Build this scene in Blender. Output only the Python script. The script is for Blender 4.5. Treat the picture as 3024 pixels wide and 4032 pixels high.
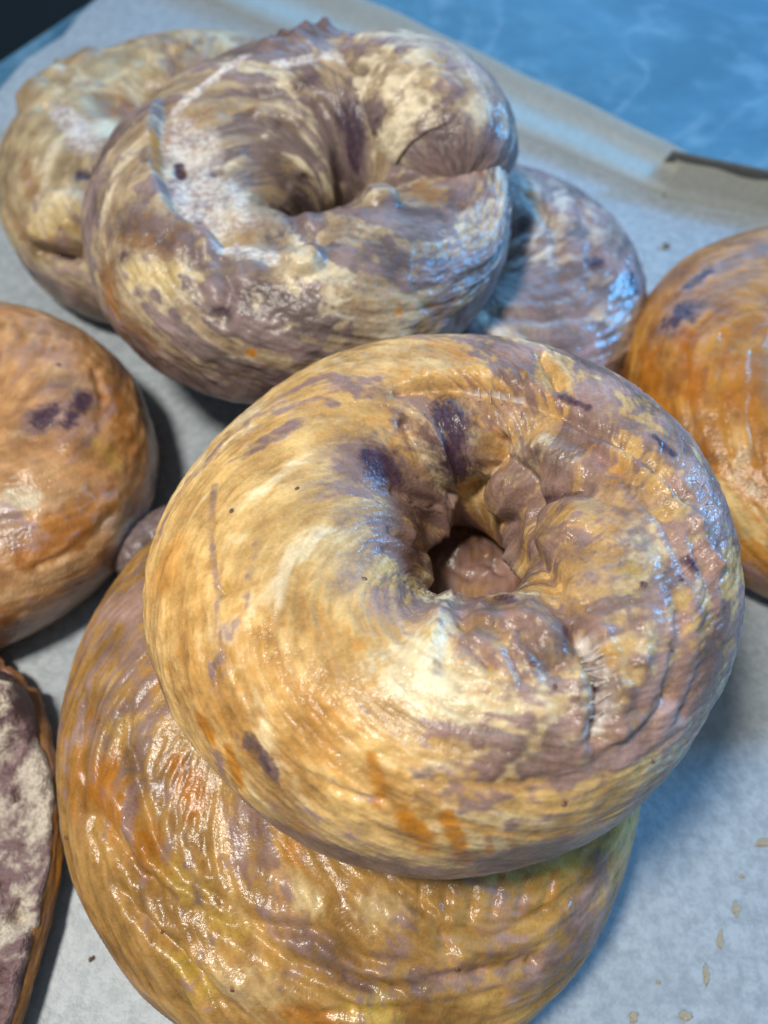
import bpy, math
import numpy as np
from mathutils import Vector

scene = bpy.context.scene
for o in list(bpy.data.objects): bpy.data.objects.remove(o, do_unlink=True)
COL = scene.collection
# ---------------------------------------------------------------- camera
PITCH, CAM_H = 59.0, 0.18
cam_data = bpy.data.cameras.new('camera'); cam = bpy.data.objects.new('camera', cam_data); COL.objects.link(cam)
cam.location = (0, 0, CAM_H); cam.rotation_euler = (math.radians(90-PITCH), 0, 0)
cam_data.sensor_fit = 'VERTICAL'; cam_data.sensor_height = 36; cam_data.sensor_width = 27; cam_data.lens = 26
cam_data.clip_start = .005; cam_data.clip_end = 50
cam_data.dof.use_dof = True; cam_data.dof.focus_distance = .126; cam_data.dof.aperture_fstop = 13
scene.camera = cam
# ---------------------------------------------------------------- light
world = bpy.data.worlds.new('World'); scene.world = world; world.use_nodes = True
bg = world.node_tree.nodes['Background']; bg.inputs[0].default_value = (.58, .80, 1.0, 1); bg.inputs[1].default_value = .24
def lamp(name, loc, target, size, power, color, shape='DISK', sy=None):
    l = bpy.data.lights.new(name, 'AREA'); l.shape = shape; l.size = size
    if sy: l.size_y = sy
    l.energy = power; l.color = color
    o = bpy.data.objects.new(name, l); COL.objects.link(o); o.location = loc
    o.rotation_euler = (Vector(target)-Vector(loc)).to_track_quat('-Z', 'Y').to_euler(); return o
lamp('warm_ceiling_lamp', (-.20, .02, .62), (0, .06, .03), .11, 4.2, (1.0, .96, .87))
lamp('blue_side_lamp', (.78, .46, .34), (.0, .2, .02), .12, 8.5, (.10, .46, 1.0))
lamp('blue_window_lamp', (.20, 1.25, .50), (.0, .25, .0), 1.0, 5.2, (.15, .52, 1.0), 'RECTANGLE', .40)
scene.view_settings.view_transform = 'Standard'; scene.view_settings.look = 'None'
scene.view_settings.exposure = 0; scene.view_settings.gamma = 1
scene.cycles.use_denoising = True
scene.cycles.max_bounces = 6; scene.cycles.diffuse_bounces = 3; scene.cycles.glossy_bounces = 3
scene.cycles.sample_clamp_indirect = 4

# ---------------------------------------------------------------- numeric core
def _tab(seed):
    r = np.random.RandomState(seed)
    a = r.rand(64, 64) * 2 * np.pi
    return np.cos(a), np.sin(a)
_TABS = {}
def pnoise(x, y, px, py, seed):
    """2D gradient noise, periodic with integer periods px, py"""
    if seed not in _TABS: _TABS[seed] = _tab(seed)
    gx, gy = _TABS[seed]
    xi = np.floor(x).astype(np.int32); yi = np.floor(y).astype(np.int32)
    fx = (x - xi).astype(np.float32); fy = (y - yi).astype(np.float32)
    sx = fx*fx*fx*(fx*(fx*6-15)+10); sy = fy*fy*fy*(fy*(fy*6-15)+10)
    def g(ix, iy, dx, dy):
        ix = ix % px; iy = iy % py
        h = (ix*7 + (iy//64)*13 + (ix//64)*29) & 63; k = (iy + (ix//64)*17 + (iy//64)*5) & 63
        return gx[h, k]*dx + gy[h, k]*dy
    a = g(xi, yi, fx, fy); b = g(xi+1, yi, fx-1, fy)
    c = g(xi, yi+1, fx, fy-1); d = g(xi+1, yi+1, fx-1, fy-1)
    return (a*(1-sx)+b*sx)*(1-sy) + (c*(1-sx)+d*sx)*sy
def fbm(U, V, nu, nv, seed, octv=3, gain=.5, warp=0, twist=0):
    s = 0; amp = 1; tot = 0
    for o in range(octv):
        a, b = nu*2**o, nv*2**o
        s = s + amp*pnoise(U*a + warp*a, (V + twist*U)*b + warp*b*.5, a, b, seed+o*7); tot += amp; amp *= gain
    return s*1.6/tot
def sstep(a, b, x):
    t = np.clip((x-a)/(b-a), 0, 1); return t*t*(3-2*t)
def rot_xyz(ax, ay, az):
    cx, sx, cy, sy, cz, sz = math.cos(ax), math.sin(ax), math.cos(ay), math.sin(ay), math.cos(az), math.sin(az)
    X = np.array([[1,0,0],[0,cx,-sx],[0,sx,cx]]); Y = np.array([[cy,0,sy],[0,1,0],[-sy,0,cy]]); Z = np.array([[cz,-sz,0],[sz,cz,0],[0,0,1]])
    return Z @ Y @ X
def pinterp(lst, U):
    """smooth periodic interpolation of (degrees, value) pairs"""
    a = np.array(sorted(lst), float); x = a[:, 0]; y = a[:, 1]
    x = np.r_[x-360, x, x+360]; y = np.r_[y, y, y]
    d = U*360.
    i = np.clip(np.searchsorted(x, d) - 1, 0, len(x)-2)
    t = (d-x[i])/(x[i+1]-x[i]); t = t*t*(3-2*t)
    return y[i]*(1-t)+y[i+1]*t
def rows(n, lo=-35, hi=235, dens=3.0):
    t = np.linspace(0, 360, 3601); d = np.where(((t > lo % 360) | (t < hi)), dens, 1.0)
    if lo >= 0: d = np.where((t > lo) & (t < hi), dens, 1.0)
    c = np.r_[0, np.cumsum((d[1:]+d[:-1])/2)]; c /= c[-1]
    return np.interp(np.arange(n)/n, c, t)/360.
def base_surf(sp, nu, nv):
    """undisplaced ring of dough; U round the ring, V round the tube (0 outside, .25 top, .5 hole, .75 below)"""
    u = np.arange(nu)/nu; v = rows(nv)
    U, V = np.meshgrid(u, v, indexing='ij')
    R = sp['R']*pinterp(sp.get('rmod', [(0, 1), (180, 1)]), U)
    rh = sp['rh']*pinterp(sp.get('hmod', [(0, 1), (180, 1)]), U)
    rc, a = (R+rh)/2, (R-rh)/2
    c, s = np.cos(2*np.pi*V), np.sin(2*np.pi*V)
    rho = rc + a*np.sign(c)*np.abs(c)**np.where(c > 0, .92, sp.get('pin', 1.0))
    zm = pinterp(sp.get('zmod', [(0, 1), (180, 1)]), U)
    if 'step' in sp:                       # overlapping end of the rolled dough: a step that runs across the ring
        u0, dui, w, lo, hi = sp['step']; t = (U*360-(u0+dui*(1-c)/2)+180) % 360-180; up = sstep(-w, w, t)
        zm = zm*(1+(hi-1)*up*sstep(80, 12, t)+(lo-1)*(1-up)*sstep(-75, -12, t))
    z = np.where(s > 0, sp['ht']*zm*np.abs(s)**.95, -sp['hb']*np.abs(s)**.62)
    inn = (1-c)/2
    ox, oy = sp.get('off', (0, 0))
    x = rho*np.cos(2*np.pi*U) + ox*inn; y = rho*np.sin(2*np.pi*U) + oy*inn
    el, ea = sp.get('el', (1, 0)); ce, se = math.cos(ea), math.sin(ea)
    x2 = x*ce+y*se; y2 = (-x*se+y*ce)*el; x, y = x2*ce-y2*se, x2*se+y2*ce
    P = np.stack([x, y, z], -1)
    return U, V, P, inn
def normals(P):
    du = np.roll(P, -1, 0)-np.roll(P, 1, 0); dv = np.roll(P, -1, 1)-np.roll(P, 1, 1)
    n = np.cross(du, dv); return n/np.maximum(np.linalg.norm(n, axis=-1, keepdims=True), 1e-12)
def polydist(Q, pts):
    """distance (m) from points Q to polyline pts, signed offset vector and arclength fraction"""
    if len(pts) == 1:
        o = Q-pts[0]; return np.linalg.norm(o, axis=-1), o, None, np.zeros(len(Q))
    best = None
    for i in range(len(pts)-1):
        A, B = pts[i], pts[i+1]; e = B-A
        t = np.clip(((Q-A)@e)/max(e@e, 1e-12), 0, 1); o = Q-(A+t[:, None]*e); d = np.linalg.norm(o, axis=-1)
        T = e/np.linalg.norm(e)
        if best is None: best = [d, o, np.tile(T, (len(Q), 1)), (i+t)/(len(pts)-1)]
        else:
            m = d < best[0]; best[0] = np.where(m, d, best[0]); best[1][m] = o[m]; best[2][m] = T; best[3] = np.where(m, i+t, best[3]*(len(pts)-1))/(len(pts)-1)
    return best
CH = 'pkocybwx'   # purple, berry black, orange wash, cream, yellow, brown, white crumb, spare
def apply_features(P, N, feats, wn1, wn2, wn3):
    """height (m) and eight colour masks from strokes laid on the undisplaced surface (coordinates in mm)"""
    S = P.shape[:2]; Pf = P.reshape(-1, 3); Nf = N.reshape(-1, 3); H = np.zeros(len(Pf)); M = np.zeros((len(Pf), 8))
    w1 = wn1.ravel(); w2 = wn2.ravel(); w3 = wn3.ravel()
    for k, w, amt, rng, co in feats:
        pts = np.array(co, float).reshape(-1, 3)/1000; w = w/1000; reach = (w*2.6 if k in 'hg' else max(w*2, rng/1000*3) if k == 'l' else w*2.6)
        lo, hi = pts.min(0)-reach, pts.max(0)+reach
        idx = np.nonzero(((Pf > lo) & (Pf < hi)).all(1))[0]
        if not len(idx): continue
        Q = Pf[idx]; d, o, T, fr = polydist(Q, pts)
        taper = 1.0 if len(pts) == 1 else 1.0
        if k == 'h':
            dd = d*(1+.35*w1[idx]+.25*w2[idx]); H[idx] += amt/1000*np.exp(-(dd/w)**2)*(1. if len(pts) == 1 else np.clip(.8+1.0*w1[idx]+.5*w2[idx], .05, 1.4))
        elif k == 'g':      # flat topped lump
            dd = d*(1+.3*w1[idx]); H[idx] += amt/1000*sstep(1.25, .55, dd/w)
        elif k == 'l':      # torn lip: left side of the stroke stands proud
            side = (np.cross(Nf[idx], T)*o).sum(-1)+w*(.9*w1[idx]+.5*w2[idx])
            r = rng/1000; endw = sstep(0, .12, fr)*sstep(1, .88, fr)
            ov = np.sqrt(np.maximum(d*d-side*side, 0)); endw = endw*np.exp(-(ov/(r*.6))**2)
            H[idx] += endw*amt/1000*np.where(side > 0, sstep(-w, w, side)*np.exp(-np.maximum(side, 0)/r), sstep(-w, w, side)-.35*sstep(0, -w, side)*np.exp(np.minimum(side, 0)/r))
        else:
            c = CH.index(k); q = rng*min(1, .4+w*250); dd = d/w + (.55*w1[idx]+.75*w2[idx]+.6*w3[idx])*q
            m = amt*sstep(1.35, .25, dd); M[idx, c] = np.maximum(M[idx, c], m)
    return H.reshape(S), M.reshape(S+(8,))
def dough(sp, feats):
    """full surface of one bagel: positions, masks"""
    nu, nv = sp['res']; sd = sp['seed']; tw = sp.get('twist', 1)
    U, V, P, inn = base_surf(sp, nu, nv); N = normals(P)
    warp = .05*fbm(U, V, 4, 3, sd+50, 2)
    rho = np.hypot(P[..., 0], P[..., 1])/sp['R']; att = np.clip(.15+.95*rho, 0, 1)
    wn1 = att*fbm(U, V, 26, 14, sd+1, 3); wn2 = att**2*fbm(U, V, 90, 50, sd+2, 2)
    lump = fbm(U, V, 7, 4, sd+3, 2)
    st = fbm(U, V, sp.get('su', 14), sp.get('sv', 30), sd+4, 4, .6, warp, tw)        # streaks that run round the ring
    fine = att**2*fbm(U, V, 56, 126, sd+5, 3, .62, warp, tw)
    grain = att**2*fbm(U, V, 150, 80, sd+6, 2, .6)
    wp2 = warp*2.2+.02*fbm(U, V, 16, 10, sd+51, 2)
    marb = fbm(U, V, 6, 9, sd+7, 5, .68, wp2, tw)
    vein = sstep(.80, .98, 1-2.2*np.abs(fbm(U, V, 6, 12, sd+13, 4, .6, wp2, tw)))*sstep(-.15, .35, fbm(U, V, 5, 5, sd+14, 3))
    marb2 = fbm(U, V, 8, 8, sd+8, 5, .65, -wp2, tw)
    wn3 = att**2*fbm(U, V, 240, 130, sd+12, 2, .6)
    Hf, M = apply_features(P, N, feats, wn1, wn2, wn3)
    top = sstep(-.6, .1, np.sin(2*np.pi*V))
    pleat = fbm(U, V, sp.get('pleats', 11), 2, sd+9, 2)*sstep(.45, .95, inn)*sp.get('pleat', 1.6)
    ridge = 1-2*np.abs(st)
    H = (sp.get('a_lump', 1.0)*lump + pleat + sp.get('a_st', .45)*st*att + sp.get('a_ridge', .0)*ridge + sp.get('a_fine', .10)*fine + sp.get('a_grain', .03)*grain + .3*wn1*sp.get('a_mid', 1) + sp.get('a_skin', .13)*wn2 - .25*vein)/1000
    H = H*(.25+.75*top) + Hf
    crumb = M[..., 6]
    H += crumb*(.5*wn1+.35*wn2+.25*np.minimum(0, grain+wn2))/1000
    low = sstep(.42, -.1, np.sin(2*np.pi*V)+.35*wn1+.2*marb)*(inn < .5)                 # pale purple dough low on the sides
    pf = M[..., 0]*(.75+.5*st+.5*wn2)
    pd, ps = sp.get('pdir', (0, 0)); bias = ps*np.cos(2*np.pi*U-math.radians(pd))
    pg = sp.get('pur', .5)*sstep(sp.get('p0', .12)-.1, sp.get('p0', .12)+.35, marb+bias+.2*st+.2*wn1+.2*wn2)
    pi = sp.get('inner', .0)*sstep(.5, .85, inn)*sstep(-.35, .25, marb+.5*wn1)
    M[..., 0] = np.clip(np.maximum.reduce([pf, pg, pi, sp.get('vein', .6)*vein*np.clip(1+3*bias, .15, 1), sp.get('low', .6)*low*(.45+.55*sstep(-.4, .2, marb+.4*wn1))]), 0, 1)
    M[..., 2] = np.clip(np.maximum(M[..., 2]*(.85+.3*st), sp.get('ora', .5)*sstep(.05, .5, marb2+.3*st+.1*wn2)), 0, 1)
    M[..., 3] = np.clip(np.maximum(M[..., 3]*(.9+.4*st+.3*wn1), sp.get('cre', .5)*sstep(.0, .45, -marb2+.35*st+.1*wn2)), 0, 1)
    M[..., 4] = np.clip(np.maximum(M[..., 4], sp.get('yel', .3)*sstep(.25, .5, fbm(U, V, 9, 8, sd+10, 3)+.3*st)), 0, 1)
    M[..., 5] = np.clip(np.maximum(M[..., 5], sp.get('bro', .3)*sstep(.05, .5, -marb+.4*st)), 0, 1)
    M[..., 1] = np.clip(np.maximum(M[..., 1]*(.9+.5*wn2), sp.get('ber', .8)*sstep(.5, .66, fbm(U, V, 13, 9, sd+11, 2))), 0, 1)
    S3 = np.stack([st*.5+.5, fine*.5+.5, wn1*.5+.5, wn2*.5+.5], -1)
    return P + N*H[..., None], M, S3

# ---------------------------------------------------------------- materials
class NT:
    def __init__(s, name):
        s.m = bpy.data.materials.new(name); s.m.use_nodes = True; s.t = s.m.node_tree; s.b = s.t.nodes['Principled BSDF']; s.out = s.t.nodes['Material Output']
    def n(s, typ, **kw):
        x = s.t.nodes.new(typ)
        for k, v in kw.items(): setattr(x, k, v)
        return x
    def put(s, sock, v):
        if isinstance(v, bpy.types.NodeSocket): s.t.links.new(v, sock)
        else: sock.default_value = v
    def math(s, op, a, b=0., c=0.):
        x = s.n('ShaderNodeMath', operation=op); s.put(x.inputs[0], a); s.put(x.inputs[1], b); s.put(x.inputs[2], c); return x.outputs[0]
    def mix(s, f, a, b):
        x = s.n('ShaderNodeMix', data_type='RGBA'); s.put(x.inputs[0], f)
        s.put(x.inputs[6], a if isinstance(a, bpy.types.NodeSocket) else (*a, 1)); s.put(x.inputs[7], b if isinstance(b, bpy.types.NodeSocket) else (*b, 1)); return x.outputs[2]
    def ramp(s, v, lo, hi):
        x = s.n('ShaderNodeMapRange', interpolation_type='SMOOTHSTEP'); s.put(x.inputs[0], v); x.inputs[1].default_value = lo; x.inputs[2].default_value = hi; return x.outputs[0]
    def noise(s, scale, detail=3, rough=.55, vec=None, dist=0):
        x = s.n('ShaderNodeTexNoise'); x.inputs['Scale'].default_value = scale; x.inputs['Detail'].default_value = detail; x.inputs['Roughness'].default_value = rough; x.inputs['Distortion'].default_value = dist
        s.put(x.inputs['Vector'], vec if vec else s.obj()); return x.outputs[0]
    def obj(s):
        if not hasattr(s, '_o'): s._o = s.n('ShaderNodeTexCoord').outputs['Object']
        return s._o
    def attr(s, name):
        a = s.n('ShaderNodeAttribute', attribute_name=name); sp = s.n('ShaderNodeSeparateColor'); s.t.links.new(a.outputs['Color'], sp.inputs[0])
        return [sp.outputs[0], sp.outputs[1], sp.outputs[2], a.outputs['Alpha']]
    def bump(s, h, dist, strength=1., normal=None):
        b = s.n('ShaderNodeBump'); b.inputs['Strength'].default_value = strength; b.inputs['Distance'].default_value = dist; s.put(b.inputs['Height'], h)
        if normal: s.put(b.inputs['Normal'], normal)
        return b.outputs[0]
def bread(name, tan, gold, gloss=.36, coat=.42, sparkle=.85, purple=(.155, .095, .093), cream=(.82, .69, .44), orange=(.50, .175, .001), crough=.21):
    k = NT(name); p, be, o, c = k.attr('mask_a'); y, br, w, _ = k.attr('mask_b'); st, fi, mid, sk = k.attr('streak')
    g = k.noise(700, 3); g2 = k.noise(1500, 2, .6)
    base = k.mix(k.ramp(k.math('ADD', k.math('MULTIPLY', k.math('ADD', st, mid), .5), k.math('MULTIPLY', g, .25)), .40, .82), tan, gold)
    base = k.mix(k.math('MULTIPLY', k.ramp(br, .1, .8), .8), base, (.30, .145, .055))
    base = k.mix(k.math('MULTIPLY', k.ramp(k.math('ADD', c, k.math('MULTIPLY', k.math('SUBTRACT', fi, .5), .4)), .05, 1.0), .95), base, cream)
    base = k.mix(k.math('MULTIPLY', k.ramp(k.math('ADD', y, k.math('MULTIPLY', k.math('SUBTRACT', g, .5), .5)), .1, 1.05), .7), base, (.56, .36, .06))
    base = k.mix(k.math('MULTIPLY', k.ramp(k.math('ADD', o, k.math('MULTIPLY', k.math('SUBTRACT', fi, .5), .35)), .1, .95), .9), base, orange)
    pm = k.ramp(k.math('ADD', p, k.math('MULTIPLY', k.math('SUBTRACT', k.math('ADD', k.math('ADD', g, fi), sk), 1.5), .6)), .08, .76)
    pcol = k.mix(k.ramp(k.math('ADD', mid, k.math('MULTIPLY', fi, .3)), .45, .9), purple, tuple(min(1, q*2.1) for q in purple))
    base = k.mix(k.math('MULTIPLY', pm, .88), base, pcol)
    wcol = k.mix(k.ramp(k.math('ADD', k.math('MULTIPLY', g, .5), k.math('MULTIPLY', mid, .5)), .35, .62), (.34, .25, .24), (.70, .64, .57)); base = k.mix(k.ramp(k.math('ADD', w, k.math('MULTIPLY', k.math('SUBTRACT', k.math('ADD', g, fi), 1.0), .5)), .1, 1.0), base, wcol)
    bm = k.ramp(k.math('ADD', be, k.math('MULTIPLY', k.math('SUBTRACT', g, .5), .6)), .12, .95)
    base = k.mix(k.math('MULTIPLY', bm, .97), base, k.mix(g2, (.018, .012, .028), (.075, .03, .055)))
    # fine mottling of the crust
    hs = k.n('ShaderNodeHueSaturation'); k.put(hs.inputs['Value'], k.math('MULTIPLY_ADD', k.math('ADD', k.math('MULTIPLY', g2, .6), k.math('ADD', fi, k.math('ADD', k.math('MULTIPLY', k.math('ADD', mid, st), .5), k.math('MULTIPLY', sk, .8)))), .85, -.43)); k.put(hs.inputs['Color'], base)
    k.put(k.b.inputs['Base Color'], hs.outputs[0])
    k.put(k.b.inputs['Roughness'], k.math('ADD', k.math('MULTIPLY_ADD', g, .22, gloss), k.math('MULTIPLY', w, .4)))
    k.put(k.b.inputs['Coat Weight'], k.math('MULTIPLY', k.math('SUBTRACT', 1., w), coat)); k.b.inputs['Coat Roughness'].default_value = crough
    k.b.inputs['Specular IOR Level'].default_value = .18
    k.b.inputs['Subsurface Weight'].default_value = .12; k.b.inputs['Subsurface Radius'].default_value = (1, .55, .3); k.b.inputs['Subsurface Scale'].default_value = .0018
    n1 = k.bump(k.math('ADD', k.math('MULTIPLY', g, .6), fi), .00022, .7)
    n2 = k.bump(g2, .00020*sparkle, .9, n1); k.put(k.b.inputs['Normal'], n2); k.put(k.b.inputs['Coat Normal'], n2)
    return k.m
def crumb_mat():
    k = NT('crumb'); n = k.noise(75, 4, .6, None, .8); m = k.noise(420, 4, .65); f = k.noise(1500, 3, .6)
    c = k.mix(k.ramp(k.math('ADD', k.math('MULTIPLY', n, .85), k.math('MULTIPLY', m, .35)), .50, .66), (.72, .62, .50), (.22, .13, .135))
    c = k.mix(k.math('MULTIPLY', k.ramp(k.noise(120, 3), .55, .75), .7), c, (.32, .21, .21))
    c = k.mix(k.ramp(f, .45, .7), c, k.mix(.5, c, (.26, .17, .14)))
    k.put(k.b.inputs['Base Color'], c); k.b.inputs['Roughness'].default_value = .6
    k.put(k.b.inputs['Normal'], k.bump(k.math('ADD', m, k.math('MULTIPLY', f, .5)), .0016, .9))
    k.b.inputs['Subsurface Weight'].default_value = .15; k.b.inputs['Subsurface Radius'].default_value = (1, .6, .4); k.b.inputs['Subsurface Scale'].default_value = .002
    return k.m
def paper_mat(name, trans, ca=(.32, .355, .385), cb=(.46, .50, .53)):
    k = NT(name); a = k.noise(420, 5, .7); b = k.noise(60, 3); f = k.noise(1400, 2)
    c = k.mix(k.ramp(a, .33, .66), ca, cb); c = k.mix(k.math('MULTIPLY', k.ramp(b, .4, .75), .35), c, ca)
    k.put(k.b.inputs['Base Color'], c); k.b.inputs['Roughness'].default_value = .40; k.b.inputs['Specular IOR Level'].default_value = .45
    k.put(k.b.inputs['Normal'], k.bump(k.math('ADD', a, k.math('MULTIPLY', f, .5)), .00025, .6))
    tr = k.n('ShaderNodeBsdfTranslucent'); k.put(tr.inputs[0], c); mx = k.n('ShaderNodeMixShader'); mx.inputs[0].default_value = trans
    k.t.links.new(k.b.outputs[0], mx.inputs[1]); k.t.links.new(tr.outputs[0], mx.inputs[2]); k.t.links.new(mx.outputs[0], k.out.inputs[0])
    return k.m
def stone_mat():
    k = NT('blue_stone'); a = k.noise(11, 6, .65, None, .6); b = k.noise(46, 5, .65); w = k.noise(4, 5, .6, None, .4)
    x = k.noise(4.2, 5, .55, None, .9); v = k.math('ABSOLUTE', k.math('SUBTRACT', x, .47)); vein = k.math('MULTIPLY', k.math('SUBTRACT', 1., k.ramp(v, .0, .02)), k.ramp(b, .3, .6))
    x2 = k.noise(7.5, 4, .5, None, .7); v2 = k.math('ABSOLUTE', k.math('SUBTRACT', x2, .53)); vein2 = k.math('MULTIPLY', k.math('SUBTRACT', 1., k.ramp(v2, .0, .010)), .6)
    c = k.mix(k.ramp(a, .32, .7), (.030, .095, .15), (.075, .20, .30)); c = k.mix(k.math('MULTIPLY', k.ramp(b, .45, .75), .45), c, (.16, .30, .38)); c = k.mix(k.math('MULTIPLY', k.ramp(w, .5, .7), .4), c, (.03, .11, .20))
    c = k.mix(k.math('MULTIPLY', k.math('MAXIMUM', vein, vein2), .16), c, (.42, .56, .64))
    k.put(k.b.inputs['Base Color'], c); k.put(k.b.inputs['Roughness'], k.math('MULTIPLY_ADD', a, .3, .22)); k.b.inputs['Specular IOR Level'].default_value = .28
    return k.m
def plain(name, c, r=.5, spec=.5):
    k = NT(name); n = k.noise(300, 3); k.put(k.b.inputs['Base Color'], k.mix(n, tuple(q*.75 for q in c), tuple(min(1, q*1.2) for q in c))); k.b.inputs['Roughness'].default_value = r; k.b.inputs['Specular IOR Level'].default_value = spec
    return k.m

# ---------------------------------------------------------------- layout (metres, plan)
EDGE_ANG = -29.0
EDGE_PT = (-0.1573, 0.3716)
PAPER_LEFT = [(-0.33, -0.14), (-0.26, 0.12), (-0.185, 0.28), (-0.1653, 0.3183), (-0.1596, 0.3429), (-0.1476, 0.3633), (-0.1444, 0.3812), (-0.1386, 0.3987), (-0.135, 0.4315)]
PAPER_RIGHT = [(0.33, -0.14), (0.29, 0.08), (0.2605, 0.1945), (0.1052, 0.2464), (0.0557, 0.285), (-0.027, 0.349), (-0.132, 0.4295)]
LIP1 = ([(0.1052, 0.2464), (0.0557, 0.285), (-0.027, 0.349), (-0.132, 0.4295)], (0.61, 0.79), [0.018, 0.023, 0.027, 0.029, 0.031], 72, -62, 0.35)
LIP2 = ([(0.106, 0.2462), (0.1427, 0.2338), (0.2, 0.2145), (0.2605, 0.1945)], (0.32, 0.95), [0.0145, 0.0145, 0.0145, 0.014], 62, -8, 0.8)
SPECS = {
 'M': dict(loc=(.0088,.0650,.0525), ax=-.14, ay=-.12, az=0, R=.0545, rh=.0108, ht=.0225, hb=.0185, off=(.0085,.0015), res=(1000,460), seed=11, twist=1,
           hmod=[(0,.85),(50,.9),(100,1.3),(180,.9),(262,1.55),(315,1.15)], rmod=[(0,1.01),(60,1.0),(90,.985),(130,.985),(180,1.0),(225,.985),(270,1.0),(315,1.0)],
           pur=.75, p0=.0, pdir=(15,.27), inner=.85, vein=.7, low=.95, ora=.55, cre=.6, yel=.1, bro=.5, ber=0, a_st=.36, a_ridge=.16, a_lump=1.0, a_fine=.13, a_skin=.16, pleat=1.2),
 'L': dict(loc=(-.0083,.0461,.0150), ax=0, ay=0, az=0, R=.0622, rh=.003, pleat=.3, ht=.0195, hb=.0150, el=(1.06,.34), res=(760,360), seed=23, twist=1,
           pur=.75, p0=.05, low=.85, ora=.55, cre=.35, yel=.35, bro=.6, ber=0, a_st=.5, a_ridge=.55, a_lump=1.2, a_fine=.09, su=7, sv=20),
 'B': dict(loc=(-.118,.1126,.0165), ax=0, ay=0, az=0, R=.0536, rh=.005, ht=.0205, hb=.0165, el=(1.06,1.19), res=(420,220), seed=37,
           pur=.6, p0=.08, low=.6, ora=.35, cre=.4, yel=.2, bro=.6, ber=0, a_st=.3, a_lump=1.2, a_mid=1.3, a_skin=.2),
 'R': dict(loc=(.1272,.1343,.0172), ax=0, ay=0, az=0, R=.0597, rh=.005, ht=.0215, hb=.0172, el=(1.11,-.257), res=(480,240), seed=41,
           pur=.5, p0=.2, low=.5, ora=.7, cre=.2, yel=.2, bro=.8, ber=0, a_st=.3, a_lump=1.0, a_skin=.2),
 'C': dict(loc=(-.0232,.1790,.0465), ax=.06, ay=-.07, az=0, R=.0597, zmod=[(0,.95),(60,1.08),(100,1.08),(180,1.0),(260,.95)], step=(-8,30,12,.5,1.0), rh=.0075, ht=.0215, hb=.0170, off=(.0105,-.002), hmod=[(0,.8),(35,1.3),(120,.85),(208,2.1),(300,.8)], res=(640,320), seed=53,
           rmod=[(0,.975),(60,.98),(100,1.0),(180,1.0),(250,1.04),(320,1.0)],
           pur=1.0, p0=-.08, inner=.8, vein=.8, low=.9, ora=.12, cre=.8, yel=.35, bro=.5, ber=0, a_st=.6, a_lump=1.6, a_mid=1.9, a_skin=.3, a_fine=.2),
 'D': dict(loc=(-.0713,.2387,.0180), ax=0, ay=0, az=0, R=.0606, rh=.006, ht=.0225, hb=.0180, el=(1.14,-.12), res=(420,220), seed=67,
           pur=.6, p0=.0, ora=.1, cre=.7, yel=.3, bro=.6, ber=0, a_st=.6, a_lump=1.6, a_mid=1.6, a_skin=.25, a_fine=.2),
 'E': dict(loc=(.0225,.1815,.0150), ax=0, ay=0, az=0, R=.0590, rh=.006, ht=.0185, hb=.0150, res=(420,220), seed=71,
           pur=1.0, p0=-.15, vein=.9, low=.9, ora=.05, cre=.5, yel=.2, bro=.4, ber=0, a_st=.7, a_lump=1.2, a_mid=1.8, a_skin=.35, a_fine=.25),
}

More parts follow.
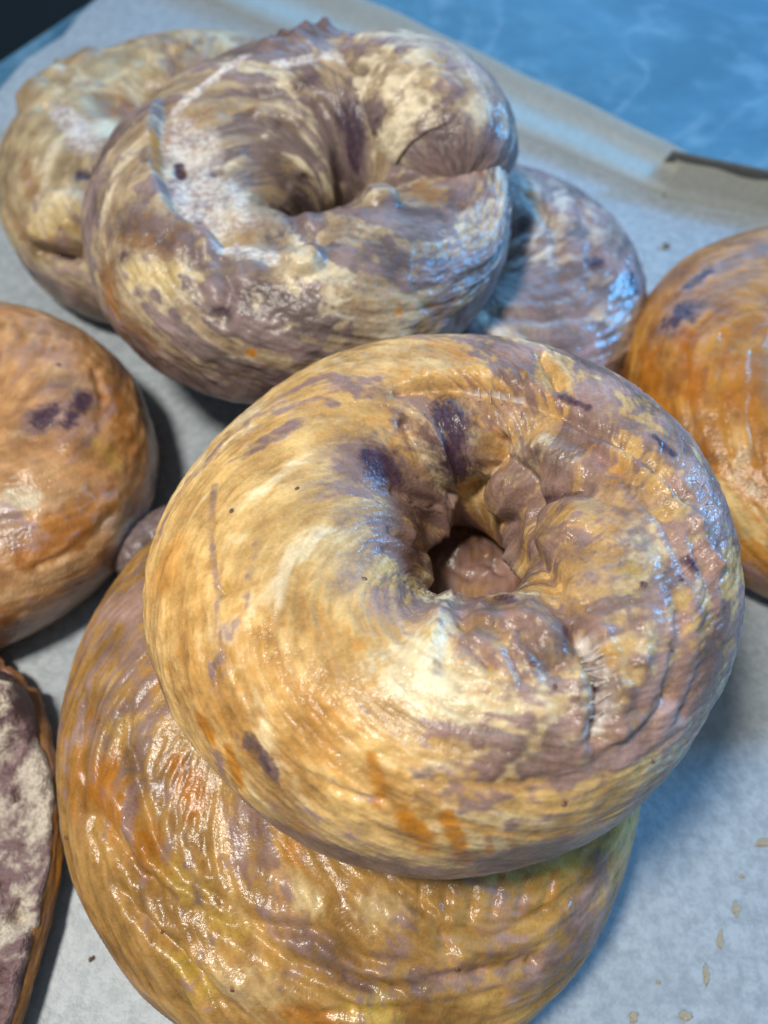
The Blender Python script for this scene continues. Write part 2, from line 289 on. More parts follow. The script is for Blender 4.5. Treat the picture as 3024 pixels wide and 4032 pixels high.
# strokes on each bagel: (kind, width mm, amount, range, local coordinates in mm)
FEATS = {
 'M': [
  ('g',8.0,3.8,1,[6.5,18.8,13.3]),
  ('h',4.5,1.5,1,[8.4,19.1,14.4]),
  ('h',1.6,-3.4,1,[-2.9,20.1,18.0,-0.2,16.0,12.6,2.2,14.9,7.6,4.3,15.0,3.7]),
  ('h',1.6,-3.2,1,[14.6,16.0,15.6,14.3,13.7,12.6,11.8,13.8,7.3,8.7,15.1,2.2]),
  ('h',3.0,3.2,1,[-0.5,19.7,16.6,2.3,15.5,8.9,3.5,14.5,2.2,1.6,13.2,-6.0,-0.9,8.3,-4.1]),
  ('g',5.5,3.6,1,[15.4,10.1,8.7]),
  ('h',1.3,-1.8,1,[12.8,14.1,10.7,17.0,12.1,13.9,20.0,7.5,13.5,19.4,2.9,9.9]),
  ('h',2.4,2.2,1,[22.2,11.8,18.3,26.6,5.4,19.6]),
  ('h',1.5,1.4,1,[18.6,11.8,15.2,22.4,11.9,18.5]),
  ('h',1.7,-2.4,1,[19.7,4.2,11.2,23.2,1.1,16.2,26.8,-0.7,19.5]),
  ('g',6.8,3.0,1,[23.3,-5.6,16.4]),
  ('h',2.8,3.2,1,[16.8,6.1,0.4,17.5,3.6,-2.4,17.9,-0.0,-3.3]),
  ('h',1.7,-3.0,1,[19.2,3.6,9.7,19.2,-1.9,7.6,19.0,-13.1,16.0,20.5,-17.7,19.9]),
  ('h',2.2,1.4,1,[4.5,-18.1,12.6,9.5,-18.1,13.3,11.1,-17.3,13.1,13.5,-21.1,18.6,18.0,-18.4,19.1]),
  ('g',8.5,0.8,1,[11.7,-28.9,22.0]),
  ('h',1.0,-0.9,1,[5.7,-26.6,20.6,9.7,-28.2,21.6,13.7,-27.9,21.9]),
  ('h',0.9,-0.8,1,[14.4,-29.6,22.3,16.0,-32.7,22.5]),
  ('h',1.0,0.9,1,[8.8,-23.4,18.9]),
  ('h',1.0,0.9,1,[16.8,-27.3,22.1]),
  ('h',0.8,0.7,1,[13.1,-29.4,22.2]),
  ('h',0.8,0.8,1,[9.4,-32.3,22.4]),
  ('h',0.8,0.8,1,[16.3,-23.5,20.9]),
  ('h',1.9,-2.4,1,[18.3,-17.6,18.8,21.0,-25.8,22.3,21.7,-29.4,22.5,20.1,-32.6,22.3,17.8,-34.2,22.3]),
  ('h',2.6,2.8,1,[-1.4,0.9,-4.4,3.7,-17.7,12.4,2.2,-26.1,20.4,0.5,-31.6,22.3]),
  ('h',1.6,-0.7,1,[4.8,-20.3,15.6,3.2,-29.4,21.7,2.4,-33.5,22.5]),
  ('h',2.0,1.2,1,[9.6,-26.1,20.7]),
  ('h',2.2,1.5,1,[14.8,-25.6,21.4]),
  ('h',2.0,1.3,1,[18.3,-29.1,22.5]),
  ('h',1.8,1.0,1,[6.9,-29.7,21.8]),
  ('h',1.6,1.2,1,[11.2,-30.8,22.3]),
  ('h',1.0,-1.2,1,[10.9,-30.2,22.2,12.6,-32.6,22.5,13.8,-35.9,22.3]),
  ('h',1.0,-1.0,1,[5.8,-24.3,19.2,6.3,-30.5,22.0,9.3,-33.8,22.5]),
  ('h',2.0,1.3,1,[-2.7,0.7,7.9]),
  ('h',2.0,1.2,1,[-1.2,0.9,0.0]),
  ('h',1.1,-1.1,1,[-6.3,-2.2,13.5,-2.8,-1.2,7.6,-1.3,8.8,-7.3]),
  ('h',1.0,-0.8,1,[-5.5,7.6,13.3,-1.8,10.0,8.1,1.2,12.7,3.1]),
  ('h',1.0,-0.8,1,[-7.0,-7.2,14.8,-3.4,-5.2,8.9,-1.3,1.2,-3.7]),
  ('h',1.6,-2.6,1,[22.7,-27.9,22.5,24.0,-34.7,21.4,24.2,-39.1,19.3,23.0,-42.3,17.5]),
  ('h',1.6,1.0,1,[20.8,-32.8,22.3,21.8,-37.6,20.8,21.5,-41.4,18.8]),
  ('h',1.5,0.9,1,[25.4,-29.3,22.3,26.2,-34.5,20.9,26.2,-38.9,18.6]),
  ('w',1.9,0.8,0.8,[22.9,-29.2,22.5,24.3,-34.5,21.4,24.2,-39.1,19.3,22.8,-41.6,18.1]),
  ('h',0.9,-1.6,1,[24.5,-36.2,20.7,24.5,-37.5,20.1]),
  ('h',0.8,-1.5,1,[23.0,-40.8,18.6,23.2,-41.6,18.0]),
  ('h',0.7,-1.4,1,[23.5,-30.7,22.3]),
  ('h',0.6,-1.2,1,[24.8,-33.0,21.7]),
  ('k',0.8,0.9,0.6,[24.3,-36.9,20.5]),
  ('k',0.7,0.8,0.6,[23.1,-41.0,18.5]),
  ('h',1.3,-1.7,1,[-4.2,25.5,21.0,2.3,26.5,20.6,8.2,26.2,20.7,19.2,21.3,21.1,26.9,14.8,21.6,36.4,5.1,22.5,42.4,-5.2,21.5]),
  ('h',2.4,1.4,1,[-0.3,29.1,21.8,8.8,29.7,22.0,19.9,25.4,22.2,23.7,21.4,22.1]),
  ('w',0.8,0.6,1,[8.5,26.0,20.6,13.7,24.3,20.8,19.3,21.5,21.2]),
  ('h',1.2,-2.2,1,[24.1,32.1,22.0,25.1,27.2,22.5,25.8,22.6,22.4]),
  ('h',1.6,1.3,1,[31.4,7.6,22.0,37.3,-0.8,22.5,42.7,-9.8,21.0,44.5,-16.1,18.8]),
  ('h',1.6,-1.1,1,[27.9,10.0,21.0,34.0,0.6,22.3,37.8,-9.4,22.4,39.3,-19.2,21.0]),
  ('h',1.6,-1.0,1,[35.1,-12.2,22.5,36.9,-21.0,21.5,36.7,-28.9,19.1,33.6,-36.1,16.4]),
  ('h',1.5,-0.9,1,[42.0,-13.9,20.8,42.4,-22.5,18.1,40.4,-30.0,15.2,36.3,-37.1,12.4]),
  ('h',1.4,0.8,1,[30.5,-32.2,20.5,32.3,-26.4,21.7]),
  ('h',1.4,1.0,1,[26.8,-37.1,19.5,29.9,-33.5,20.1]),
  ('h',1.6,-0.7,1,[23.0,-44.4,15.2,29.2,-40.8,15.2,33.6,-36.1,16.4]),
  ('h',1.5,-0.6,1,[13.9,-48.0,15.2,22.8,-45.4,14.1,30.6,-40.9,13.7]),
  ('h',1.2,0.7,1,[26.3,-41.7,16.2,32.3,-36.4,17.1]),
  ('h',0.8,-0.5,1,[-20.1,-44.7,15.2,-10.6,-48.7,14.8,-1.7,-50.1,14.8]),
  ('h',0.7,-0.4,1,[-31.0,-27.6,20.0,-25.8,-36.9,18.3,-18.6,-43.4,17.1]),
  ('h',0.8,-0.5,1,[-1.5,-47.8,17.5,7.9,-48.4,16.4,15.6,-47.0,15.8]),
  ('h',1.3,-1.0,1,[-32.1,-18.0,21.5]),
  ('h',0.5,-0.4,1,[-27.8,-1.6,22.5,-25.9,1.6,22.4]),
  ('h',1.0,-0.5,1,[-36.7,5.5,21.4,-36.6,-3.0,21.5,-35.0,-11.4,21.5,-32.3,-18.9,21.4]),
  ('k',4.6,1,1,[3.7,21.7,17.1]),
  ('k',5.4,1,1,[6.7,20.2,15.4]),
  ('k',6.4,1,1,[5.0,18.5,12.8]),
  ('k',4.4,1,1,[7.7,17.4,10.9]),
  ('k',1.6,0.9,1,[1.9,16.7,11.7]),
  ('p',10,1,1,[6.1,19.0,13.5]),
  ('k',3.0,1,1,[-9.8,11.8,18.1]),
  ('k',5.0,1,1,[-7.9,11.0,16.6]),
  ('k',3.0,0.9,1,[-5.7,9.9,14.2]),
  ('p',7.5,1,1,[-11.8,10.0,18.9,-7.2,9.8,15.6,-1.7,10.7,8.7]),
  ('p',3.2,0.8,1,[-5.5,7.6,13.3,-1.7,9.0,7.1]),
  ('p',6.5,0.85,0.8,[15.2,10.2,8.4,20.2,10.3,15.6]),
  ('p',5,0.7,1,[20.1,-2.0,10.7,23.4,-12.2,18.8]),
  ('k',1.2,0.75,1,[20.8,3.5,13.1,25.9,-0.2,18.8]),
  ('p',7,0.95,0.8,[5.9,-22.9,18.1,12.0,-25.5,20.8,18.6,-25.9,22.1]),
  ('p',6,0.85,1,[8.2,-29.9,22.0,14.1,-32.5,22.5,19.2,-30.6,22.5]),
  ('k',1.4,0.75,1,[11.8,-19.8,16.8,13.6,-22.5,19.6]),
  ('p',3.5,0.8,1,[-4.2,-0.2,10.7,-0.9,11.1,-8.7]),
  ('p',3.0,0.7,1,[-5.5,-6.4,12.8,-1.3,2.3,-2.9]),
  ('k',1.5,0.7,1,[20.8,-27.7,22.5,20.7,-31.3,22.4]),  # shadow in the flap's crease, painted with the berry black mask
  ('b',7,0.9,0.8,[8.6,17.7,-12.3,11.3,-17.2,13.1]),
  ('o',4.5,0.8,0.8,[10.8,16.4,-12.2,15.2,11.0,-10.8]),
  ('p',9,0.6,1.2,[22.6,10.2,17.8,30.8,-4.6,21.6,35.6,-16.5,22.3]),
  ('p',9,0.55,1.2,[26.8,-20.1,22.3,33.7,-27.6,21.0]),
  ('p',7,0.55,1.2,[22.2,-42.9,17.3,32.3,-38.2,15.4,40.7,-30.4,14.6]),
  ('p',6,0.6,1.2,[8.3,23.0,18.6,19.1,18.0,19.8]),
  ('p',5,0.6,1.2,[-12.1,-3.7,18.5,-5.7,2.5,12.8]),
  ('p',5,0.5,1.2,[4.9,-45.6,19.2,14.2,-43.4,19.5]),
  ('p',4,0.5,1.2,[-22.9,-47.9,7.0,-11.5,-51.8,8.6]),
  ('c',4.6,1,0.9,[-1.5,0.3,-5.1,3.2,-17.4,12.1,1.3,-26.4,20.6,0.1,-31.8,22.3]),
  ('c',7,0.8,1.3,[-1.0,-33.9,22.5,4.2,-37.1,22.4]),
  ('c',8,0.7,1.3,[10.0,-40.3,21.5,17.6,-39.0,21.1]),
  ('c',2.6,0.9,1,[22.2,11.8,18.3,26.2,5.6,19.4]),
  ('c',3.0,0.8,1,[-2.5,21.2,18.5,1.3,16.0,11.2,3.6,14.7,4.0]),
  ('c',2,0.9,1,[11.0,18.5,15.2]),
  ('c',2.4,0.7,1,[17.5,3.8,-1.2,17.9,-0.0,-2.9]),
  ('c',1.8,0.9,1,[30.5,-32.2,20.5,32.5,-26.6,21.6]),
  ('y',2.2,0.8,1,[31.8,-23.5,22.3]),
  ('y',2.2,0.8,1,[31.1,-31.1,20.7,32.5,-29.1,20.9]),
  ('y',3,0.5,1,[26.6,-45.5,10.4,30.7,-42.2,11.6]),
  ('y',2.5,0.7,1,[31.5,-20.0,22.5]),
  ('y',2,0.6,1,[28.3,-7.6,20.7]),
  ('y',2,0.6,1,[9.3,-34.4,22.5]),
  ('y',2,0.7,1,[1.0,-29.2,21.7]),
  ('k',0.75,0.8,0.4,[-32.6,-2.3,22.2]),
  ('k',0.6,0.8,0.4,[-9.5,-16.2,19.4]),
  ('k',0.8,0.9,0.4,[32.6,-21.6,22.3]),
  ('k',0.9,0.9,0.4,[38.5,-20.0,21.2]),
  ('k',1.5,1,0.8,[40.3,-16.8,21.1,40.8,-18.0,20.6]),
  ('p',1.8,0.9,0.8,[17.8,-36.1,22.0,18.3,-36.6,21.8]),
  ('k',0.7,0.8,0.4,[18.0,-48.8,11.9]),
  ('k',0.7,0.8,0.4,[15.1,-33.7,22.5]),
  ('k',0.9,0.8,0.5,[34.6,-30.1,19.6]),
  ('y',1.6,1,0.4,[-32.1,-18.0,21.5]),
  ('k',1.0,0.45,0.4,[-32.2,-18.4,21.5]),
  ('o',1.9,1,0.5,[-36.0,-35.5,11.9,-33.8,-38.4,10.9]),
  ('o',1.8,1,0.5,[-30.6,-40.5,11.9,-29.9,-42.4,9.7,-29.8,-43.7,7.0]),
  ('o',1.6,0.9,0.5,[-7.6,-45.1,18.9,-6.7,-48.6,16.0,-7.2,-49.6,14.6]),
  ('o',2.2,1,0.5,[-3.5,-51.3,12.8,-1.4,-52.5,10.7,-1.2,-53.5,7.9]),
  ('o',1.6,1,0.5,[2.2,-51.0,13.5,3.2,-52.9,9.4,3.9,-54.2,3.1]),
  ('o',1.8,0.7,0.8,[-19.6,-49.7,6.2,-19.4,-50.4,3.1]),
  ('o',0.9,0.7,0.7,[7.5,-52.4,9.7,7.8,-53.6,4.8]),
  ('o',0.9,0.6,0.7,[10.3,-51.8,9.9,11.2,-53.0,4.8]),
  ('o',8,0.5,1.6,[-39.7,-14.0,19.5,-36.1,-29.6,16.6,-30.7,-37.5,15.0]),
  ('o',9,0.5,1.6,[-27.9,-26.8,21.2,-22.8,-35.5,20.1,-14.2,-43.4,18.6]),
  ('o',5,0.3,1,[-20.5,-10.6,22.0,-22.2,-21.4,22.5]),
  ('o',4,0.55,1,[28.6,8.7,21.1,32.0,2.1,21.9]),
  ('o',5,0.45,1.6,[-10.5,-47.4,16.4,4.7,-49.3,15.8]),
  ('o',5,0.35,1,[-29.7,14.5,22.3,-18.4,24.5,22.5,-4.8,31.0,22.4]),
  ('p',2.2,0.9,1,[-33.2,-40.4,8.4,-31.2,-43.8,-3.3,-22.9,-48.7,-5.7,-13.8,-52.2,-6.2]),
  ('k',1.0,0.7,1,[-31.2,-43.1,5.7,-28.4,-45.7,-1.9]),
  ('p',2.4,0.8,1,[-10.2,-53.4,-2.4,0.0,-54.5,-1.2,10.7,-53.4,1.6]),
  ('p',1.8,1,0.9,[-26.6,-40.8,15.0,-24.8,-42.9,14.1,-23.4,-44.7,13.0]),
  ('k',0.8,0.6,1,[-25.6,-41.7,14.8,-23.7,-44.3,13.3]),
  ('p',1.0,0.6,1.5,[-37.4,5.2,21.2,-36.5,-4.1,21.5,-35.0,-11.4,21.5,-33.0,-17.6,21.4]),
  ('p',2.2,0.9,1,[25.7,21.1,22.3,32.6,15.0,22.5,39.0,8.7,22.2]),
  ('k',1.2,0.8,1,[26.4,20.0,22.3,30.4,16.5,22.4]),
  ('p',2.0,0.95,1,[39.3,9.8,22.1,42.0,5.8,21.6,43.9,1.6,21.0]),
  ('k',1.0,0.8,1,[40.1,8.3,22.0,42.4,4.1,21.5]),
  ('p',3,0.8,1,[43.8,-23.7,16.2,46.5,-25.8,9.7,45.6,-29.5,4.5]),
  ('p',1.6,0.8,1,[41.3,-10.1,21.5,43.3,-18.2,19.1,43.3,-24.4,16.2]),
  ('p',1.4,0.7,1,[35.9,-14.7,22.4,36.3,-23.9,21.1,34.2,-31.7,19.1]),
  ('p',3,0.6,1,[29.7,2.1,21.1,34.7,-7.6,22.5]),
  ('p',5,0.45,1,[27.8,-35.4,20.0,33.1,-30.6,20.1]),
  ('p',3.5,0.6,1,[-12.6,-17.6,20.9,-9.1,-7.5,16.8]),
  ('p',3,0.5,1,[0.3,-49.3,16.0,5.2,-46.0,18.9]),
  ('p',3,0.5,1,[-18.3,9.5,21.4,-12.6,13.8,20.0]),
  ('p',3,0.6,1,[-7.6,25.3,21.6,2.1,24.3,19.4,9.2,22.9,18.8]),
 ],
 'L': [
  ('h',1.5,-1.9,1,[-46.3,-22.7,15.6,-36.4,-33.2,16.8,-26.2,-39.0,17.8,-16.9,-41.8,18.4,-8.5,-46.6,17.9,7.5,-51.1,16.8,21.7,-49.1,16.0,34.1,-46.7,13.5]),
  ('h',1.4,-1.7,1,[-40.1,-35.8,14.5,-27.5,-46.2,15.0,-20.2,-52.7,13.7,-14.4,-56.0,13.0]),
  ('h',1.3,-1.7,1,[-40.8,-12.3,18.6,-37.2,-20.9,18.6,-33.6,-28.9,18.3,-28.0,-34.3,18.4,-20.9,-37.5,18.7,-12.3,-41.7,18.7,-4.0,-42.2,19.0,4.8,-46.6,18.2,13.3,-47.6,17.6]),
  ('h',2.0,1.4,1,[-43.6,-18.3,17.3,-35.4,-30.4,17.7,-27.1,-36.5,18.1]),
  ('h',2.2,1.4,1,[-14.1,-33.1,19.5,-7.3,-36.1,19.4,-3.0,-38.7,19.4]),
  ('h',2.4,1.4,1,[4.2,-37.5,19.4,10.9,-40.2,19.1,19.0,-40.9,18.6]),
  ('h',1.2,-1.3,1,[-43.0,-3.2,18.5,-41.5,-11.3,18.5,-38.9,-15.5,18.7]),
  ('h',1.0,-1.0,1,[-54.0,0.5,14.4,-51.5,-12.9,14.7,-46.8,-24.6,14.8]),
  ('h',1.0,-1.0,1,[-51.6,-17.8,13.7,-42.7,-33.4,14.2,-32.3,-43.6,14.5,-23.5,-49.0,14.8]),
  ('h',1.2,-1.2,1,[-1.8,-54.4,15.4,13.6,-53.7,15.1,28.2,-51.3,13.2]),
  ('h',1.6,1.0,1,[-35.3,-38.7,15.4,-24.5,-45.8,16.0,-15.8,-50.4,15.9]),
  ('h',1.2,-1.0,1,[18.7,-42.3,18.4,27.0,-43.7,16.9,37.2,-39.2,15.6,45.0,-33.9,14.0]),
  ('h',1.4,1.0,1,[21.8,-45.9,17.1,31.8,-43.6,15.7,40.7,-38.7,14.4]),
  ('h',1.0,-0.9,1,[-8.1,-49.1,17.2,2.8,-53.6,15.9]),
  ('h',1.0,-1.0,1,[12.6,-37.5,19.3,17.0,-40.2,18.9,18.7,-44.3,17.9]),
  ('h',0.9,-0.45,1,[-34.6,-10.5,19.4,-35.7,-15.4,19.2,-34.6,-20.3,19.0]),
  ('h',0.9,-0.45,1,[-32.4,-14.0,19.4,-33.5,-18.4,19.3,-32.0,-23.1,19.1]),
  ('h',0.9,-0.45,1,[-30.7,-17.6,19.4,-31.1,-21.6,19.3,-29.7,-25.6,19.2]),
  ('h',0.9,-0.45,1,[-28.6,-21.1,19.4,-28.7,-24.3,19.3,-27.6,-28.1,19.2]),
  ('h',0.9,-0.45,1,[-26.7,-24.3,19.4,-26.7,-27.2,19.3,-25.5,-30.7,19.1]),
  ('h',0.9,-0.45,1,[-24.7,-27.6,19.4,-24.5,-30.0,19.3,-23.2,-33.1,19.1]),
  ('h',0.9,-0.45,1,[-22.9,-30.9,19.3,-22.4,-32.7,19.2,-21.0,-35.2,19.0]),
  ('h',0.9,-0.4,1,[-20.8,-31.5,19.4,-18.4,-35.9,19.1]),
  ('h',0.9,-0.4,1,[-17.8,-32.5,19.4,-15.7,-36.9,19.2]),
  ('h',0.9,-0.4,1,[-15.0,-33.6,19.4,-12.8,-37.4,19.3]),
  ('h',0.9,-0.4,1,[-11.9,-34.6,19.4,-10.2,-38.3,19.3]),
  ('h',0.9,-0.4,1,[-9.1,-35.6,19.4,-7.2,-39.2,19.3]),
  ('h',0.9,-0.4,1,[-6.4,-36.8,19.4,-4.4,-39.7,19.3]),
  ('h',0.9,-0.4,1,[-3.6,-37.7,19.4,-1.7,-40.5,19.2]),
  ('h',0.9,-0.4,1,[-0.6,-38.9,19.4,1.1,-41.4,19.1]),
  ('h',0.9,-0.6,1,[6.0,-36.4,19.5,6.4,-41.1,19.1]),
  ('h',0.9,-0.6,1,[10.5,-36.4,19.4,10.7,-40.7,19.1]),
  ('h',0.9,-0.6,1,[14.8,-35.8,19.4,14.7,-40.2,19.0]),
  ('h',0.9,-0.6,1,[19.4,-35.4,19.3,19.0,-40.1,18.7]),
  ('h',0.9,-0.6,1,[23.9,-35.3,19.0,23.2,-39.9,18.4]),
  ('h',0.9,-0.6,1,[28.5,-34.6,18.6,27.2,-39.4,17.9]),
  ('h',0.9,-0.6,1,[33.3,-34.5,17.9,31.8,-39.2,17.1]),
  ('h',0.9,-0.6,1,[38.2,-33.9,16.8,36.2,-38.9,16.0]),
  ('o',5,0.8,1,[-45.6,-16.7,16.9,-39.9,-25.0,17.5,-34.3,-31.2,17.8]),
  ('o',4,0.9,1,[-28.4,-18.2,19.5,-26.2,-22.1,19.5]),
  ('o',5,0.6,1,[-52.5,-5.5,15.0,-51.4,-17.7,13.9]),
  ('c',3,0.9,1,[-9.2,-34.7,19.5,-4.3,-38.1,19.4]),
  ('c',3.5,0.7,1,[6.0,-38.6,19.4,10.8,-39.8,19.2]),
  ('c',2,0.8,1,[-40.3,-26.9,17.0,-38.8,-28.6,17.1]),
  ('c',4,0.5,1,[-19.4,-49.2,15.7,-9.6,-52.3,15.9]),
  ('p',3.5,0.9,1,[-9.9,-41.7,18.9,-1.9,-45.8,18.4,7.5,-51.1,16.8]),
  ('p',3,0.8,1,[14.0,-49.9,16.8,23.2,-49.0,15.7]),
  ('p',4,0.75,1,[48.0,-32.4,12.8,40.6,-42.1,12.8,31.7,-51.3,11.7]),
  ('p',2.5,0.7,1,[-41.0,0.8,18.9,-39.3,-3.0,19.1]),
  ('k',1.2,0.6,1,[1.3,-49.8,17.3,6.7,-51.5,16.6]),
  ('p',3,0.7,1,[27.1,-41.6,17.5,31.9,-38.7,17.2]),
  ('y',3,0.5,1.2,[35.6,-33.9,17.5,41.3,-31.8,16.3]),
  ('o',3,0.5,1.2,[34.9,-33.7,17.7,42.1,-31.2,16.1]),
  ('y',3,0.9,1,[4.6,-53.3,16.0,8.3,-53.5,15.7]),
  ('y',3,0.9,1,[-27.5,-47.2,14.5,-23.4,-51.1,13.7]),
  ('y',3,0.7,1,[-32.0,-31.4,18.2,-25.2,-36.7,18.4]),
  ('y',2.5,0.6,1,[-21.4,-40.9,18.0,-16.6,-42.3,18.3]),
  ('o',2,0.9,1,[-31.5,-14.0,19.5,-27.9,-20.6,19.5]),
  ('o',2.5,0.7,1,[-8.0,-54.4,15.0,-1.8,-55.0,15.1]),
  ('k',0.7,0.7,0.4,[-48.6,-6.0,16.8]),
  ('k',0.7,0.7,0.4,[-53.9,-26.4,8.2]),
  ('k',0.7,0.7,0.4,[-30.8,-42.4,15.6]),
  ('k',0.7,0.7,0.4,[21.0,-48.4,16.4]),
  ('k',0.6,0.7,0.4,[-17.3,-50.4,15.6]),
  ('p',4,0.6,1,[-51.2,21.5,14.0,-43.3,6.9,18.5]),
  ('g',18,2.6,1,[28.3,28.3,19.1]),
  ('h',1.4,1.2,1,[24.7,30.3,19.2]),
  ('h',1.4,-1.4,1,[25.7,26.6,19.4,31.0,28.2,18.8,33.6,24.7,18.8]),
  ('h',1.2,1.2,1,[30.6,24.4,19.2]),
  ('h',1.2,-1.2,1,[21.5,26.5,19.5,26.5,23.2,19.5]),
  ('h',1.3,1.2,1,[28.2,32.7,18.6]),
  ('h',1.0,-1.2,1,[30.3,34.5,17.9,33.1,29.5,18.3]),
  ('p',12,1,1,[25.7,26.6,19.4,31.4,24.6,19.1]),
  ('o',4,0.5,1.3,[25.9,31.3,19.0,29.9,29.4,18.8]),
  ('b',9,1,1,[26.0,30.2,19.1,31.9,27.0,18.8]),
  ('h',2,-1.5,1,[29.2,33.2,18.4,31.8,25.9,18.9]),
 ],
 'B': [
  ('k',3.8,0.95,1.1,[34.5,0.8,20.3,36.1,1.8,20.2]),
  ('p',6,1,1,[33.9,-0.1,20.4,37.0,2.5,20.0]),
  ('p',5,1,1,[40.6,-0.5,19.2,42.2,8.4,18.2]),
  ('k',3.2,0.9,0.9,[33.8,0.8,20.4,36.4,1.8,20.1]),
  ('k',2.6,0.95,0.9,[40.6,-0.5,19.2,41.4,3.9,18.9,42.2,8.4,18.2]),
  ('b',3,1,1,[28.3,-2.3,20.4,30.8,-6.5,20.5]),
  ('o',4,0.8,1,[40.8,-26.8,15.4,45.9,-21.9,13.8]),
  ('o',5,0.8,1,[36.8,-34.4,13.8,44.2,-27.4,12.5,50.5,-17.6,10.8]),
  ('c',4,0.8,1,[32.2,-24.0,19.4,36.0,-22.3,18.8]),
  ('c',4,0.35,1.3,[36.5,-38.5,10.6,43.9,-32.7,8.3,50.5,-23.0,7.2]),
  ('p',3,0.7,1,[51.9,-23.1,0.3,55.7,-10.3,-3.0,56.2,1.8,-1.1]),
  ('o',2.5,1,0.8,[30.1,-45.5,6.7,30.9,-45.8,4.7]),
  ('h',1.2,-1.0,1,[42.1,19.2,16.2,46.0,10.0,16.1,47.1,0.7,16.4]),
  ('h',1.2,-1.2,1,[31.0,-28.5,18.8,36.3,-26.6,17.6]),
  ('h',1.3,-1.0,1,[38.4,-35.9,11.5,44.9,-30.6,9.3,51.3,-19.8,8.3]),
  ('p',5,0.6,1,[23.1,21.9,20.4,35.0,20.0,19.0]),
  ('p',5,0.6,1,[33.6,8.0,20.3,40.6,14.7,18.0]),
  ('c',5,0.5,1,[33.9,16.2,19.8,40.1,12.5,18.6]),
  ('k',1.1,0.8,0.5,[34.3,18.0,19.5]),
  ('k',1.4,0.8,0.6,[53.4,15.2,0.9]),
  ('k',1.4,0.8,0.6,[56.4,-3.5,-0.0,56.3,-3.5,-3.3]),
  ('o',5,0.6,1,[47.5,11.2,14.7,53.2,-0.6,10.6]),
  ('y',3,0.6,1,[46.1,-2.5,17.0,51.4,-7.7,12.5]),
  ('k',0.7,0.6,0.5,[29.5,6.4,20.5]),
  ('h',3,0.8,1,[42.1,-6.6,18.7]),
  ('h',3,0.8,1,[34.4,-14.3,20.1]),
  ('p',2.5,0.7,1,[35.1,-32.8,15.8,39.3,-30.9,14.4]),
  ('o',4,0.7,1,[12.6,39.4,18.2,20.1,38.5,17.2]),
 ],
 'R': [
  ('p',6,1,1,[-48.9,14.6,16.4,-45.0,17.5,18.1]),
  ('k',4.2,1,1,[-48.1,14.9,16.9,-46.1,16.8,17.6]),
  ('p',4.5,0.9,1,[-42.4,27.0,17.2,-34.7,32.5,18.9]),
  ('k',3.4,1,0.8,[-48.3,15.0,16.7,-45.8,16.7,17.8]),
  ('k',2.2,0.95,0.9,[-41.9,27.3,17.3,-35.5,31.9,18.8]),
  ('o',4,1,1,[-55.5,7.9,11.6,-57.0,-6.0,10.7,-56.9,-13.9,9.5]),
  ('o',4,0.9,1,[-47.0,8.1,18.4,-48.7,-11.9,17.6]),
  ('p',4,0.8,1,[-31.8,32.7,19.7,-16.9,41.3,20.4]),
  ('b',4,0.7,1,[-37.5,19.9,20.4,-22.9,29.5,21.4]),
  ('c',5,0.8,1,[-45.6,-36.8,12.9,-42.2,-42.7,12.0,-38.4,-48.5,10.4]),
  ('c',3,0.5,1,[-41.0,-21.0,19.8,-41.8,-33.2,17.0]),
  ('p',4,0.8,1,[-37.9,-53.1,1.5,-33.6,-56.5,-1.1]),
  ('o',3,0.8,1,[-54.4,-12.8,13.1,-53.5,-25.6,10.2]),
  ('b',3,0.8,1,[-46.9,-2.2,18.9,-47.8,-13.6,17.9]),
  ('b',3,0.8,1,[-31.8,-4.6,21.5,-32.8,-16.8,21.4]),
  ('h',1.0,-0.6,1,[-48.0,3.0,18.2,-50.3,-18.0,15.8,-48.9,-30.3,13.3]),
  ('h',1.0,-0.6,1,[-38.5,5.5,21.0,-43.2,-15.5,19.7,-43.3,-30.2,17.2]),
  ('h',1.0,-0.7,1,[-32.6,-1.5,21.5,-38.2,-21.8,20.4,-38.1,-34.1,18.4]),
  ('k',1.5,0.6,1,[-30.8,36.1,19.1,-25.3,38.1,19.9]),
  ('y',4,0.5,1,[-54.0,-19.4,12.0]),
  ('o',6,0.7,1,[-37.0,-7.6,21.3,-39.1,-21.4,20.3]),
  ('p',2,0.5,1,[-58.9,9.6,2.1,-59.9,0.7,-3.8]),
 ],
 'C': [
  ('k',2.6,0.7,1.2,[1.5,22.2,21.9,5.1,23.6,22.1]),
  ('k',2.6,0.7,1.2,[-13.6,12.6,20.8,-10.3,13.7,20.6]),
  ('k',2.4,0.7,1.2,[7.4,31.7,23.2]),
  ('k',2.2,0.6,1.2,[-4.1,4.6,13.8]),
  ('k',3.0,0.85,1,[12.9,15.1,18.0,15.7,10.5,14.2,15.7,7.1,8.4]),
  ('k',2.4,0.6,1.2,[-2.8,-31.0,20.0,-0.4,-34.6,20.4]),
  ('k',2.4,0.6,1.2,[36.8,8.9,20.9]),
  ('l',1.4,3.4,10,[-14.2,-39.1,20.2,-16.8,-30.6,20.7,-22.8,-26.9,20.9,-28.2,-21.3,21.1,-31.7,-12.2,21.4,-34.4,5.1,21.4,-35.3,23.8,20.3]),
  ('h',7,-2.6,1,[-26.2,-2.1,21.1,-20.4,-22.4,20.6,-11.3,-34.0,20.5]),
  ('w',5.5,0.7,1.3,[-28.9,8.4,21.7,-26.4,-3.8,21.1,-23.2,-20.8,20.9]),
  ('w',5.5,0.7,1.3,[-22.1,3.4,20.7,-19.4,-12.8,19.6,-15.4,-27.3,20.5]),
  ('w',4.5,0.6,1.3,[-14.4,-10.4,17.2,-10.1,-25.1,19.4]),
  ('w',3.0,0.8,1.0,[-13.6,-34.4,20.6,-7.8,-36.4,20.5,-1.9,-38.3,20.4]),
